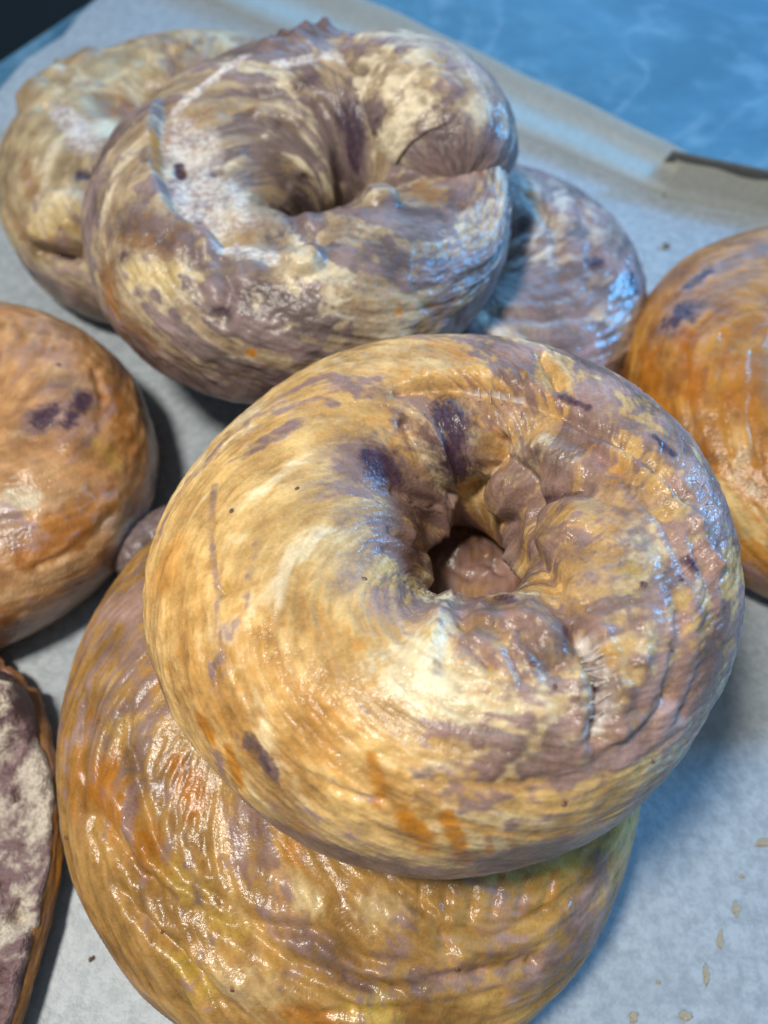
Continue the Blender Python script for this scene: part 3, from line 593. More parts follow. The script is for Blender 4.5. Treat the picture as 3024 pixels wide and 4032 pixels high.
  ('w',2,0.9,0.8,[-30.6,15.3,21.7,-22.5,24.2,22.3,-13.2,33.8,22.6]),
  ('w',2.4,0.8,0.8,[-3.9,29.0,23.1,8.7,31.3,23.2,18.9,26.3,23.0]),
  ('k',2.0,1,0.7,[-28.1,-3.9,21.3,-27.0,-7.5,21.2]),
  ('h',1.6,-2.0,1,[-27.8,-6.0,21.3]),
  ('k',1.6,0.7,0.7,[-18.6,-5.8,19.1,-16.9,-5.6,18.3]),
  ('h',1.3,-1.2,1,[-18.3,-6.0,19.0]),
  ('p',3,0.8,1,[-26.6,3.0,21.3,-20.9,5.3,20.7]),
  ('h',2.0,-1.6,1,[-16.8,13.9,21.5,-8.5,19.3,21.9,1.4,20.7,21.5]),
  ('h',2.5,1.4,1,[-8.4,13.8,20.4,1.2,12.4,17.9]),
  ('h',4,2.4,1,[-6.1,40.3,22.1,0.2,43.0,21.7,7.6,47.4,19.7]),
  ('h',2,1.6,1,[-3.5,44.5,21.0]),
  ('h',1.6,2.0,1,[8.0,47.4,19.7]),
  ('h',2.2,1.2,1,[2.6,47.0,20.1]),
  ('h',3.4,1.6,1,[17.5,37.4,22.5,25.0,32.6,22.8]),
  ('h',1.6,1.2,1,[14.5,40.3,22.1]),
  ('b',5,1,0.8,[-4.6,39.6,22.4,7.7,46.6,20.1]),
  ('b',4,1,0.8,[17.4,36.5,22.7,27.5,29.6,22.9]),
  ('p',5,0.9,0.8,[-4.6,39.6,22.4,10.1,47.0,19.7,25.1,31.9,22.9]),
  ('b',5,0.9,0.8,[27.7,-5.7,10.3,37.2,-12.4,11.5,44.2,-13.5,9.9]),
  ('w',4,0.6,1.4,[45.1,-18.6,9.8,50.3,-13.2,7.8,55.9,-9.6,5.8]),
  ('w',3.5,0.5,1.4,[41.0,-28.4,11.5,48.4,-21.8,8.0,55.5,-14.8,4.1]),
  ('h',2.0,-3.0,1,[28.0,23.5,22.9,25.8,15.2,21.0,22.5,5.7,14.3,20.0,1.1,6.3]),
  ('p',6,1,0.7,[13.7,17.0,19.4,15.6,9.9,13.5,16.1,6.0,5.0]),
  ('k',2.6,0.8,0.9,[16.7,15.4,18.9,18.1,9.1,13.6,16.2,6.5,7.3]),
  ('k',2.2,0.9,0.8,[27.2,27.6,23.0,28.3,23.3,22.9]),
  ('p',5,0.9,0.8,[30.4,4.7,16.1,37.4,-1.0,11.4]),
  ('g',4.5,3.2,1,[23.6,-18.7,17.6]),
  ('g',4.5,3.0,1,[6.5,-40.9,20.1]),
  ('h',2,-2.2,1,[-2.3,-40.4,20.2,3.2,-38.6,20.4,9.6,-34.8,20.4]),
  ('h',5,-3.0,1,[-0.4,-33.0,20.2,8.1,-30.6,20.0]),
  ('h',1.6,-1.3,1,[-10.9,2.6,16.6,-2.6,0.7,7.6,3.4,-27.3,19.1]),
  ('h',1.6,-1.3,1,[-2.5,11.0,17.9,5.3,5.6,10.1,8.3,-19.0,15.4]),
  ('h',1.6,-1.2,1,[7.5,17.4,19.5,11.8,10.2,13.2,11.8,5.9,2.3]),
  ('h',1.8,1.2,1,[-6.0,8.4,17.4,1.4,3.8,9.0,6.0,-25.3,18.5]),
  ('h',1.8,1.2,1,[3.1,13.7,18.2,9.0,8.0,11.0,8.3,4.1,-1.1]),
  ('p',5,0.8,1,[-8.7,3.5,15.8,-0.9,0.7,2.7]),
  ('c',3,0.8,1,[-4.8,9.6,17.7,1.6,5.1,11.1]),
  ('c',3,0.8,1,[5.7,9.6,14.4,6.9,3.8,4.4]),
  ('y',2.5,0.8,1,[-1.5,3.2,10.4]),
  ('p',4,1,0.8,[22.4,-28.2,19.8,27.7,-29.2,18.1]),
  ('p',3.5,1,0.8,[27.2,-38.6,17.1,29.6,-39.9,15.4]),
  ('p',4,0.9,0.8,[-10.7,-42.0,19.9,-4.1,-42.2,20.0]),
  ('b',5,0.9,0.8,[-34.6,-28.3,19.7,-24.5,-34.1,20.3]),
  ('p',6,0.9,0.8,[-36.3,-24.9,19.9,-22.7,-33.0,20.5]),
  ('k',2.2,0.7,0.9,[-38.0,-33.7,17.2]),
  ('c',6,0.9,0.8,[-34.3,-39.7,16.3,-23.0,-44.2,17.8]),
  ('y',5,0.7,0.9,[-35.4,-39.3,16.0,-26.7,-42.2,17.8]),
  ('c',5,0.8,1,[4.3,-45.5,19.3,14.8,-43.4,19.2]),
  ('c',6,0.7,1,[-4.3,-53.1,15.9,10.3,-51.4,16.2]),
  ('c',4,0.9,1,[5.9,-42.2,19.9]),
  ('p',4,0.9,0.8,[-41.9,-44.7,2.9,-31.8,-53.2,-1.1,-19.2,-59.0,-1.7,-2.8,-61.7,0.3,8.8,-60.6,0.9]),
  ('k',1.5,0.5,1,[-39.7,-47.1,-1.7,-27.4,-55.6,-3.7]),
  ('p',4,0.9,0.8,[-15.2,-50.4,16.3,-10.6,-51.6,16.3]),
  ('k',1.6,0.7,0.9,[-14.7,-51.3,15.9,-11.9,-51.0,16.5]),
  ('o',1.6,1,0.6,[-7.4,-58.8,9.7]),
  ('o',1.8,0.9,0.7,[27.4,-49.4,10.6]),
  ('y',2,0.9,0.7,[-11.5,-60.5,3.9]),
  ('b',4,0.8,1,[-45.5,-34.4,11.8,-42.8,-43.3,4.7,-33.9,-51.4,3.4]),
  ('o',4,0.6,1,[-45.2,-37.9,9.0,-43.5,-43.2,2.1]),
  ('h',1.4,-1.0,1,[-19.2,-33.4,20.6,-19.6,-43.5,18.7,-17.5,-48.8,16.8]),
  ('h',1.6,-1.2,1,[-14.2,-39.1,20.2,-10.6,-46.7,18.6,-12.9,-53.0,15.0]),
  ('h',2,1.2,1,[-20.8,-57.5,6.2]),
  ('c',1.8,0.9,0.7,[-20.0,-58.2,4.7]),
  ('p',5,0.8,1,[37.2,-44.4,6.8,44.1,-36.1,6.7,50.4,-28.1,4.7]),
  ('b',4,0.7,1,[31.1,-50.8,4.3,40.3,-42.7,4.7]),
  ('c',6,0.9,1,[35.9,18.4,21.9,44.9,6.5,18.7]),
  ('c',5,0.9,1,[40.5,11.6,20.8,48.5,2.0,15.3]),
  ('p',3,0.9,1,[33.3,10.2,21.1,39.1,6.6,19.3]),
  ('p',3,0.8,1,[37.2,22.4,21.6]),
  ('k',1.5,0.6,1,[38.1,34.2,17.8]),
  ('p',4,0.9,1,[48.3,-1.7,12.8,54.7,2.7,11.7]),
  ('k',2,0.7,1,[54.7,2.7,11.7]),
  ('o',1.2,0.8,0.8,[42.7,-1.8,11.9,49.5,-4.7,10.9]),
  ('p',3,0.7,1,[44.4,17.1,19.3,50.2,12.1,16.0]),
  ('o',1.2,0.9,0.8,[-34.3,3.7,21.4,-32.0,-10.5,21.4]),
  ('o',1.4,0.9,0.8,[-18.5,-29.4,20.8,-16.4,-32.0,20.7]),
  ('h',1.5,1.2,1,[36.8,7.4,20.0,43.7,2.9,16.2]),
  ('h',1.3,-1.0,1,[33.3,14.7,21.7,40.3,5.6,18.5,46.0,0.9,14.7]),
 ],
 'D': [
  ('g',7,3.4,1,[-49.7,15.9,17.1]),
  ('g',6,2.8,1,[-44.6,26.1,18.0]),
  ('g',8,2.4,1,[-37.2,36.2,18.6]),
  ('h',3,-4.0,1,[-41.4,3.1,21.7,-40.0,3.4,22.0,-26.6,17.8,22.4,-14.9,30.8,22.4,-3.8,36.0,22.5]),
  ('c',3.0,0.6,1.2,[-39.0,3.3,22.1,-26.6,17.8,22.4,-14.8,29.9,22.4,-5.6,34.8,22.4]),
  ('h',7,-6.0,1,[-18.8,9.6,20.1,-8.7,11.2,15.6]),
  ('b',7,1,0.8,[-20.7,10.0,20.8,-8.3,11.2,15.4]),
  ('p',5,0.7,1,[-16.3,10.0,19.2,-9.6,8.3,14.6]),
  ('w',6,0.8,1.2,[-27.7,-9.4,22.2,-22.7,-19.3,22.1]),
  ('w',5,0.8,0.8,[-34.3,-2.3,22.5,-26.7,-11.7,22.1]),
  ('c',7,0.9,0.8,[-19.0,-7.9,19.8,-7.1,-18.7,18.6]),
  ('k',3.5,1,0.8,[-20.3,-34.3,22.4,-16.9,-32.8,22.5]),
  ('h',3,-2.5,1,[-18.6,-34.0,22.5]),
  ('g',11,4.5,1,[-27.5,-50.2,17.6]),
  ('h',2.2,-4.5,1,[-33.7,-54.9,10.4,-23.4,-60.2,11.6,-14.4,-60.3,15.0]),
  ('c',8,0.8,1,[-28.5,-49.2,17.8,-21.1,-46.4,20.6]),
  ('y',7,0.55,1,[-31.7,-51.8,14.8,-19.0,-52.6,18.8]),
  ('b',5,0.8,1,[-37.0,-49.5,13.0,-25.3,-58.0,13.0]),
  ('p',5,1,0.7,[-50.0,-40.9,-1.2,-42.7,-50.5,-1.2,-33.4,-58.7,1.3,-19.7,-65.9,0.7]),
  ('k',3,0.8,0.9,[-48.4,-43.3,-3.2,-38.2,-54.9,-0.0]),
  ('c',5,0.6,1,[-30.0,-59.4,7.3,-17.0,-64.1,9.7]),
  ('p',6,0.7,1,[-16.3,-40.1,22.2,-11.0,-47.5,21.4]),
  ('b',5,0.7,1,[-35.5,37.9,18.8,-13.1,49.7,20.4]),
  ('c',6,0.7,1,[-0.4,46.8,21.8,18.6,51.4,19.3]),
  ('y',3,0.7,1,[-3.8,46.9,21.7]),
  ('b',5,0.6,1,[-41.5,-25.8,20.1,-33.8,-42.2,18.8]),
 ],
 'E': [
  ('p',6,1,1,[38.5,-7.0,18.1]),
  ('p',6,1,1,[49.9,-11.9,13.6]),
  ('k',4,1,1,[38.8,-7.4,18.0]),
  ('k',3,0.8,1,[19.9,2.9,16.5,19.9,10.5,17.2]),
  ('k',3.2,1,0.8,[38.5,-7.0,18.1]),
  ('k',3.2,1,0.8,[50.1,-10.0,13.8,51.1,-13.6,12.5]),
  ('p',7,1,0.8,[27.4,-42.3,14.2,38.4,-34.8,13.3]),
  ('p',7,0.8,1,[21.4,-39.0,16.8,31.2,-32.1,16.8]),
  ('w',3,0.4,1.2,[38.1,0.7,18.2,44.4,3.6,16.8]),
  ('c',7,0.9,1,[23.7,21.8,18.5,25.0,-7.1,18.0]),
  ('c',6,0.8,1,[32.1,20.0,18.2,39.6,9.8,17.8]),
  ('p',4,0.9,1,[21.0,6.4,17.0,21.1,17.8,18.2]),
  ('p',4,0.9,1,[35.7,13.4,18.2,42.6,10.5,17.0]),
  ('k',2,0.6,1,[49.8,21.8,11.1,51.7,17.8,10.7]),
  ('p',5,0.8,1,[43.1,-25.7,14.4,47.0,-18.1,14.2]),
  ('c',4,0.8,1,[30.5,-15.4,18.5,36.4,-21.7,17.4]),
  ('p',5,0.8,1,[9.2,-32.1,18.5,22.5,-26.7,18.5]),
  ('c',5,0.7,1,[1.7,-31.8,18.5,9.1,-36.7,18.2]),
  ('h',2,-1.5,1,[22.2,22.0,18.5,28.8,4.7,18.4,27.8,-15.6,18.5]),
  ('h',2,-1.4,1,[38.0,18.7,17.4,39.5,1.1,18.0,35.5,-18.7,17.9]),
  ('h',2,-1.3,1,[6.9,-30.1,18.5,22.1,-31.5,18.2,35.7,-28.0,16.6]),
 ],
}
# ---------------------------------------------------------------- mesh helpers
def grid_mesh(name, P, wrap_u=True, wrap_v=True):
    nu, nv = P.shape[:2]; idx = np.arange(nu*nv, dtype=np.int32).reshape(nu, nv)
    a = idx if wrap_u else idx[:-1]; b = np.roll(idx, -1, 0) if wrap_u else idx[1:]
    if wrap_v: f = np.stack([a, b, np.roll(b, -1, 1), np.roll(a, -1, 1)], -1)
    else: f = np.stack([a[:, :-1], b[:, :-1], b[:, 1:], a[:, 1:]], -1)
    return raw_mesh(name, P.reshape(-1, 3), f.reshape(-1, 4))
def raw_mesh(name, V, F):
    me = bpy.data.meshes.new(name); n = len(F)
    me.vertices.add(len(V)); me.vertices.foreach_set('co', np.ascontiguousarray(V, np.float32).ravel())
    me.loops.add(n*4); me.loops.foreach_set('vertex_index', np.ascontiguousarray(F, np.int32).ravel())
    me.polygons.add(n); me.polygons.foreach_set('loop_start', np.arange(0, n*4, 4, dtype=np.int32)); me.polygons.foreach_set('loop_total', np.full(n, 4, np.int32))
    me.polygons.foreach_set('use_smooth', np.ones(n, bool)); me.update(calc_edges=True); me.validate(); return me
def put_attr(me, name, arr):
    a = me.attributes.new(name, 'FLOAT_COLOR', 'POINT'); a.data.foreach_set('color', np.ascontiguousarray(arr, np.float32).ravel())
def link(name, me, mat=None, parent=None, **props):
    o = bpy.data.objects.new(name, me); COL.objects.link(o)
    if mat: me.materials.append(mat)
    if parent: o.parent = parent
    for k, v in props.items(): o[k] = v
    return o
def empty(name, loc=(0, 0, 0), **props):
    o = bpy.data.objects.new(name, None); COL.objects.link(o); o.location = loc; o.empty_display_size = .01
    for k, v in props.items(): o[k] = v
    return o
def to_world(sp, q):     # local mm -> world
    return rot_xyz(sp['ax'], sp['ay'], sp['az']) @ (np.array(q, float)/1000) + np.array(sp['loc'])
def set_pose(o, sp):
    from mathutils import Matrix
    R = rot_xyz(sp['ax'], sp['ay'], sp['az']); m = Matrix([[*R[i], sp['loc'][i]] for i in range(3)]+[[0, 0, 0, 1]]); o.matrix_world = m

# ---------------------------------------------------------------- setting: stone worktop, dark hob, parchment
def box(name, x0, x1, y0, y1, z0, z1):
    V = [(x, y, z) for z in (z0, z1) for y in (y0, y1) for x in (x0, x1)]
    F = [(0, 2, 3, 1), (4, 5, 7, 6), (0, 1, 5, 4), (2, 6, 7, 3), (0, 4, 6, 2), (1, 3, 7, 5)]
    me = raw_mesh(name, np.array(V), np.array(F)); me.polygons.foreach_set('use_smooth', np.zeros(6, bool)); return me
STONE = stone_mat()
ca = math.radians(EDGE_ANG)
wt = link('worktop', box('worktop', 0, 1.6, -1.6, 1.2, -.030, -.0008), STONE, kind='structure')
wt.location = (EDGE_PT[0], EDGE_PT[1], 0); wt.rotation_euler = (0, 0, ca)
hb = link('black_worktop', box('black_worktop', -1.6, -.002, -1.6, 1.2, -.034, -.006), plain('black_glass', (.006, .009, .011), .6, .1), kind='structure')
hb.location = wt.location; hb.rotation_euler = wt.rotation_euler

def polyline_pt(pts, t):
    pts = np.array(pts, float); s = np.r_[0, np.cumsum(np.linalg.norm(np.diff(pts, axis=0), axis=1))]; s /= s[-1]
    return np.stack([np.interp(t, s, pts[:, i]) for i in range(pts.shape[1])], -1)
def sheet_noise(x, y):
    z = 0
    for x0, y0, x1, y1, a in ((.04, -.08, .20, .10, .5), (.02, .16, .16, .11, -.4), (-.16, .02, -.05, -.07, .45), (-.10, .17, .02, .13, .4), (.10, .22, .05, .12, .4), (.09, -.02, .13, .09, -.35)):
        L = math.hypot(x1-x0, y1-y0); s = ((x-x0)*(x1-x0)+(y-y0)*(y1-y0))/L; d = ((x-x0)*(y1-y0)-(y-y0)*(x1-x0))/L+.003*np.sin(s*60)
        z = z+a*.001*np.exp(-np.abs(d)/.004)*sstep(0, .03, s)*sstep(L, L-.03, s)
    return z+fbm(x+.5, y+.5, 5, 5, 301, 3)*.0007 + fbm(x+.5, y+.5, 16, 16, 303, 2)*.00022
PAPER = paper_mat('parchment', .12); PAPER_BACKLIT = paper_mat('parchment_backlit', .62, (.70, .69, .60), (.80, .79, .71))  # second copy of the same paper, colour lightened so the curled edges look backlit
# flat sheet: rows run from the near left towards the far right; its right border is the crease of the turned-up edge
def sheet():
    n, m = 320, 320
    t = np.linspace(0, 1, n); s = np.linspace(0, 1, m)
    left = polyline_pt(PAPER_LEFT, t); right = polyline_pt(PAPER_RIGHT, t)
    P = left[:, None]*(1-s)[None, :, None] + right[:, None]*s[None, :, None]
    x, y = P[..., 0], P[..., 1]
    return np.stack([x, y, .0012+sheet_noise(x, y)], -1)
paper = empty('baking_parchment', (0, 0, 0), label='white baking parchment sheet under all the bagels, its far edges curled up', category='parchment')
link('sheet', grid_mesh('sheet', sheet(), False, False), PAPER, paper)
def lip(name, base, out, h, curl, roll=0., r0=.8, n=90, m=26):
    """a strip of the sheet that bends up along the crease 'base' and leans towards 'out'"""
    t = np.linspace(0, 1, n); s = np.linspace(0, 1, m); b = polyline_pt(base, t)
    hh = np.interp(t, np.linspace(0, 1, len(h)), h)
    ang0 = np.radians(8.); pos = np.zeros((n, m, 2)); a = np.zeros((n, m))
    for j in range(1, m):
        an = ang0 + (np.radians(curl)-ang0)*min(1, s[j]/.35) + np.radians(roll)*max(0, (s[j]-r0)/(1-r0))
        pos[:, j, 0] = pos[:, j-1, 0]+math.cos(an)*hh/(m-1); pos[:, j, 1] = pos[:, j-1, 1]+math.sin(an)*hh/(m-1)
    o = np.array(out); w = .0006*np.sin(t*17)[:, None]*s[None]+.0005*np.sin(t*41+1)[:, None]*s[None]
    P = np.zeros((n, m, 3)); P[..., 0] = b[:, None, 0]+o[0]*(pos[..., 0]+w); P[..., 1] = b[:, None, 1]+o[1]*(pos[..., 0]+w)
    P[..., 2] = .0012+sheet_noise(b[:, 0], b[:, 1])[:, None]+pos[..., 1]
    return link(name, grid_mesh(name, P, False, False), PAPER_BACKLIT, paper)
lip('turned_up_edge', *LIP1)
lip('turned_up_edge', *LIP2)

# ---------------------------------------------------------------- bagels
MATS = {
 'M': bread('crust_golden', (.46, .245, .075), (.73, .465, .175), purple=(.13, .078, .078), cream=(.84, .71, .46)),
 'L': bread('crust_deep_golden', (.27, .13, .03), (.48, .265, .07), .36, .5, .6, (.14, .085, .075), (.66, .48, .24), (.44, .14, .001), .22),
 'B': bread('crust_brown', (.33, .15, .052), (.56, .30, .125), .28, .8, 1.0, (.17, .10, .09), (.66, .52, .32), (.42, .13, .002)),
 'R': bread('crust_orange_brown', (.30, .105, .014), (.52, .235, .036), .30, .7, 1.0, (.17, .10, .085), (.66, .46, .2), (.42, .13, .001)),
 'C': bread('crust_taupe', (.25, .165, .105), (.46, .35, .215), .38, .4, .8, (.10, .068, .072), (.68, .57, .40)),
 'D': bread('crust_beige', (.27, .185, .105), (.47, .36, .20), .4, .4, .7, (.14, .09, .085), (.64, .54, .37)),
 'E': bread('crust_lilac', (.28, .20, .16), (.48, .38, .31), .34, .6, .7, (.12, .076, .076), (.64, .55, .45)),
}
def make_bagel(key):
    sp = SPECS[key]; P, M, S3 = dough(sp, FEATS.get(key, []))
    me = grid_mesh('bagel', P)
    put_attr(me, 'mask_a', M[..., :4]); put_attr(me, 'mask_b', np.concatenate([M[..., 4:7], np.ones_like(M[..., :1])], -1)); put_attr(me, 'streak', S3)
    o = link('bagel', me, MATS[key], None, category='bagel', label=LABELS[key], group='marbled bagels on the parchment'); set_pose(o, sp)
    return o, P
LABELS = {
 'M': 'large golden bagel with dark berry patches by its hole, stacked on another bagel',
 'L': 'wrinkled glossy orange golden bagel lying underneath the large golden bagel',
 'B': 'round smooth brown bagel cut off by the left edge of the picture',
 'R': 'glossy orange brown bagel cut off by the right edge of the picture',
 'C': 'purple marbled bagel with torn open crust, propped on two bagels at the back',
 'D': 'beige knobbly bagel at the back left behind the torn purple bagel',
 'E': 'flat lilac marbled bagel between the torn purple bagel and the orange brown bagel',
}
BAG = {k: make_bagel(k) for k in SPECS}

SEEDS = {'M': [(-32.6, -2.3, 22.2), (-9.5, -16.2, 19.4), (32.6, -21.6, 22.3), (38.5, -20.0, 21.2), (18.0, -48.8, 11.9), (15.1, -33.7, 22.5), (34.5, -30.6, 19.5), (17.9, -36.6, 21.8), (31.0, -42.8, 9.9), (-21.6, 1.6, 21.9)], 'L': [(-48.6, -6.0, 16.8), (-53.9, -26.4, 8.2), (-30.8, -42.4, 15.6), (21.0, -48.4, 16.4), (-17.3, -50.4, 15.6)]}
STRANDS = [((22.6, -31.0, 22.3), (24.2, -31.4, 22.1)), ((22.7, -33.1, 22.0), (25.0, -32.6, 21.8)), ((23.2, -34.7, 21.5), (25.0, -35.6, 20.8)), ((23.3, -36.2, 21.0), (25.1, -35.8, 20.7)), ((22.8, -38.5, 20.1), (24.9, -37.5, 20.0)), ((22.1, -40.3, 19.3), (24.3, -39.6, 18.9)), ((9.2, 25.3, 20.4), (9.5, 24.0, 19.6)), ((11.0, 25.1, 20.6), (11.4, 23.4, 19.8)), ((13.1, 24.4, 20.7), (13.5, 22.5, 19.9)), ((14.8, 23.6, 20.8), (15.5, 21.7, 20.1)), ((16.7, 22.6, 20.9), (17.2, 20.7, 20.3)), ((22.3, -34.2, 21.8), (24.6, -33.5, 21.6))]
# ---------------------------------------------------------------- small parts of the bagels
def blob(name, r, n=10, m=7, rough=0., seed=1):
    """lumpy ellipsoid with radii r"""
    th = np.linspace(0, 2*np.pi, n, endpoint=False); ph = np.linspace(.02, np.pi-.02, m)
    T, Q = np.meshgrid(th, ph, indexing='ij')
    k = 1+rough*fbm(T/(2*np.pi), Q/np.pi*.5, 4, 4, seed, 3)
    P = np.stack([r[0]*k*np.cos(T)*np.sin(Q), r[1]*k*np.sin(T)*np.sin(Q), -r[2]*k*np.cos(Q)], -1)
    return grid_mesh(name, P, True, False)
SEEDM = plain('seed', (.16, .06, .035), .3)
seed_mesh = blob('seed', (.00032, .0005, .0002)); seed_mesh.materials.append(SEEDM)
for key, pts in SEEDS.items():
    o, P = BAG[key]; Pf = P.reshape(-1, 3)
    for i, q in enumerate(pts):
        j = ((Pf-np.array(q)/1000)**2).sum(1).argmin(); s = bpy.data.objects.new('seed', seed_mesh); COL.objects.link(s)
        s.parent = o; s.location = Pf[j]; s.rotation_euler = (0, 0, i*1.3)
STRANDM = plain('gluten', (.62, .52, .40), .35)
o, P = BAG['M']; Pf = P.reshape(-1, 3)
for a, b in STRANDS:
    A = Pf[((Pf-np.array(a)/1000)**2).sum(1).argmin()]; B = Pf[((Pf-np.array(b)/1000)**2).sum(1).argmin()]
    A = A+[0, 0, .0002]; B = B+[0, 0, .0002]
    t = np.linspace(0, 1, 9); C = A[None]*(1-t)[:, None]+B[None]*t[:, None]; C[:, 2] -= .0003*np.sin(np.pi*t)
    d = (B-A)/np.linalg.norm(B-A); e1 = np.cross(d, [0, 0, 1]); e1 /= np.linalg.norm(e1); e2 = np.cross(d, e1)
    w = .000055+.00012*np.abs(2*t-1)**3; th = np.linspace(0, 2*np.pi, 6, endpoint=False)
    G = C[:, None]+w[:, None, None]*(np.cos(th)[None, :, None]*e1+np.sin(th)[None, :, None]*e2)
    link('gluten_strand', grid_mesh('gluten_strand', G, False, True), STRANDM, o)
# loose purple end of the dough that sticks out behind the lower bagel
def dough_end():
    n, m = 70, 60; th = np.arange(m)/m; t = np.linspace(0, 1, n)
    path = polyline_pt([(-.0700, .0855, .0095), (-.0635, .0895, .0105), (-.0560, .0970, .011), (-.045, .098, .010)], t)
    r = .0063*np.sqrt(np.clip(1-(1-np.clip(t/.25, 0, 1))**2, 0.0004, 1))
    TT, HH = np.meshgrid(t, th, indexing='ij')
    r = r[:, None]*(1+.18*fbm(TT*.999, HH, 5, 4, 401, 3))
    d = np.gradient(path, axis=0); d /= np.linalg.norm(d, axis=1, keepdims=True); e1 = np.cross(d, [0, 0, 1.]); e1 /= np.linalg.norm(e1, axis=1, keepdims=True); e2 = np.cross(e1, d)
    G = path[:, None]+r[..., None]*(np.cos(2*np.pi*HH)[..., None]*e1[:, None]+np.sin(2*np.pi*HH)[..., None]*e2[:, None])
    me = grid_mesh('dough_end', G, False, True); k = np.ones((n, m, 4)); k[..., 0] = .85+.3*fbm(TT*.999, HH, 9, 5, 402, 3); k[..., 1:] = 0; k[..., 3] = .25
    put_attr(me, 'mask_a', k); z = np.zeros((n, m, 4)); z[..., 3] = 1; put_attr(me, 'mask_b', z); s = np.full((n, m, 4), .5); s[..., 1] += .4*fbm(TT*.999, HH, 14, 20, 403, 2); s[..., 3] += .4*fbm(TT*.999, HH, 30, 30, 404, 2); put_attr(me, 'streak', s)
    return me
de = link('dough_end', dough_end(), MATS['C'], BAG['L'][0]); de.matrix_parent_inverse = BAG['L'][0].matrix_world.inverted()

# thick folded end of the torn purple bagel, lying over its own ring
def folded_end():
    n, m = 200, 150; t = np.linspace(0, 1, n); th = np.arange(m)/m
    key = [(112, .034, -.004, .009), (95, .035, .003, .014), (75, .036, .0075, .0185), (55, .037, .0100, .0205), (36, .038, .0105, .0205), (20, .039, .0095, .0195), (8, .040, .0080, .018), (-6, .0405, .0065, .0165)]
    k = polyline_pt([(a/30., r*100, z*100, q*100) for a, r, z, q in key], t); ang = np.radians(k[:, 0]*30); rr, zz, q = k[:, 1]/100, k[:, 2]/100, k[:, 3]/100
    q = q*np.sqrt(np.clip(1-(1-np.clip((1-t)/.17, 0, 1))**2.4, .0008, 1))
    path = np.stack([rr*np.cos(ang)+.004, rr*np.sin(ang), zz], -1)
    d = np.gradient(path, axis=0); d /= np.linalg.norm(d, axis=1, keepdims=True); e1 = np.cross(d, [0, 0, 1.]); e1 /= np.linalg.norm(e1, axis=1, keepdims=True); e2 = np.cross(e1, d)
    T, H = np.meshgrid(t, th, indexing='ij'); TT = T*.37
    n1 = fbm(TT, H, 10, 5, 601, 3); n2 = fbm(TT, H, 44, 22, 602, 3); n3 = fbm(TT, H, 150, 90, 603, 2); st = fbm(TT, H, 12, 22, 604, 4, .6); mb = fbm(TT, H, 16, 7, 605, 5, .66)
    r = q[:, None]*(1+.07*n1+.03*st)+.0005*n2+.00025*n3
    G = path[:, None]+r[..., None]*(1.0*np.cos(2*np.pi*H)[..., None]*e1[:, None]+.80*np.sin(2*np.pi*H)[..., None]*e2[:, None])
    me = grid_mesh('folded_end', G, False, True); one = np.ones_like(T); tip = sstep(.80, .97, T+.06*n2); under = sstep(.1, -.5, np.sin(2*np.pi*H)+.3*n1)
    inner = sstep(-.2, .8, -np.cos(2*np.pi*H)+.3*n1)
    pur = np.clip(np.maximum.reduce([.95*sstep(-.0, .4, mb+.2*n2), .9*tip, .8*under, .55*inner]), 0, 1); ber = np.clip(.7*sstep(.45, .7, mb+.3*n2)*(1-tip)+.4*tip*sstep(.1, .5, n2), 0, 1)
    put_attr(me, 'mask_a', np.stack([pur, ber, .5*sstep(.9, .97, T+.03*n2)*sstep(-.2, .3, n1), .95*sstep(-.25, .3, -mb+.2*st)], -1))
    put_attr(me, 'mask_b', np.stack([.3*sstep(.2, .5, n1), .5*under, 0*one, one], -1)); put_attr(me, 'streak', np.stack([st*.5+.5, n3*.5+.5, n1*.5+.5, n2*.5+.5], -1)); return me
link('folded_end', folded_end(), MATS['C'], BAG['C'][0])

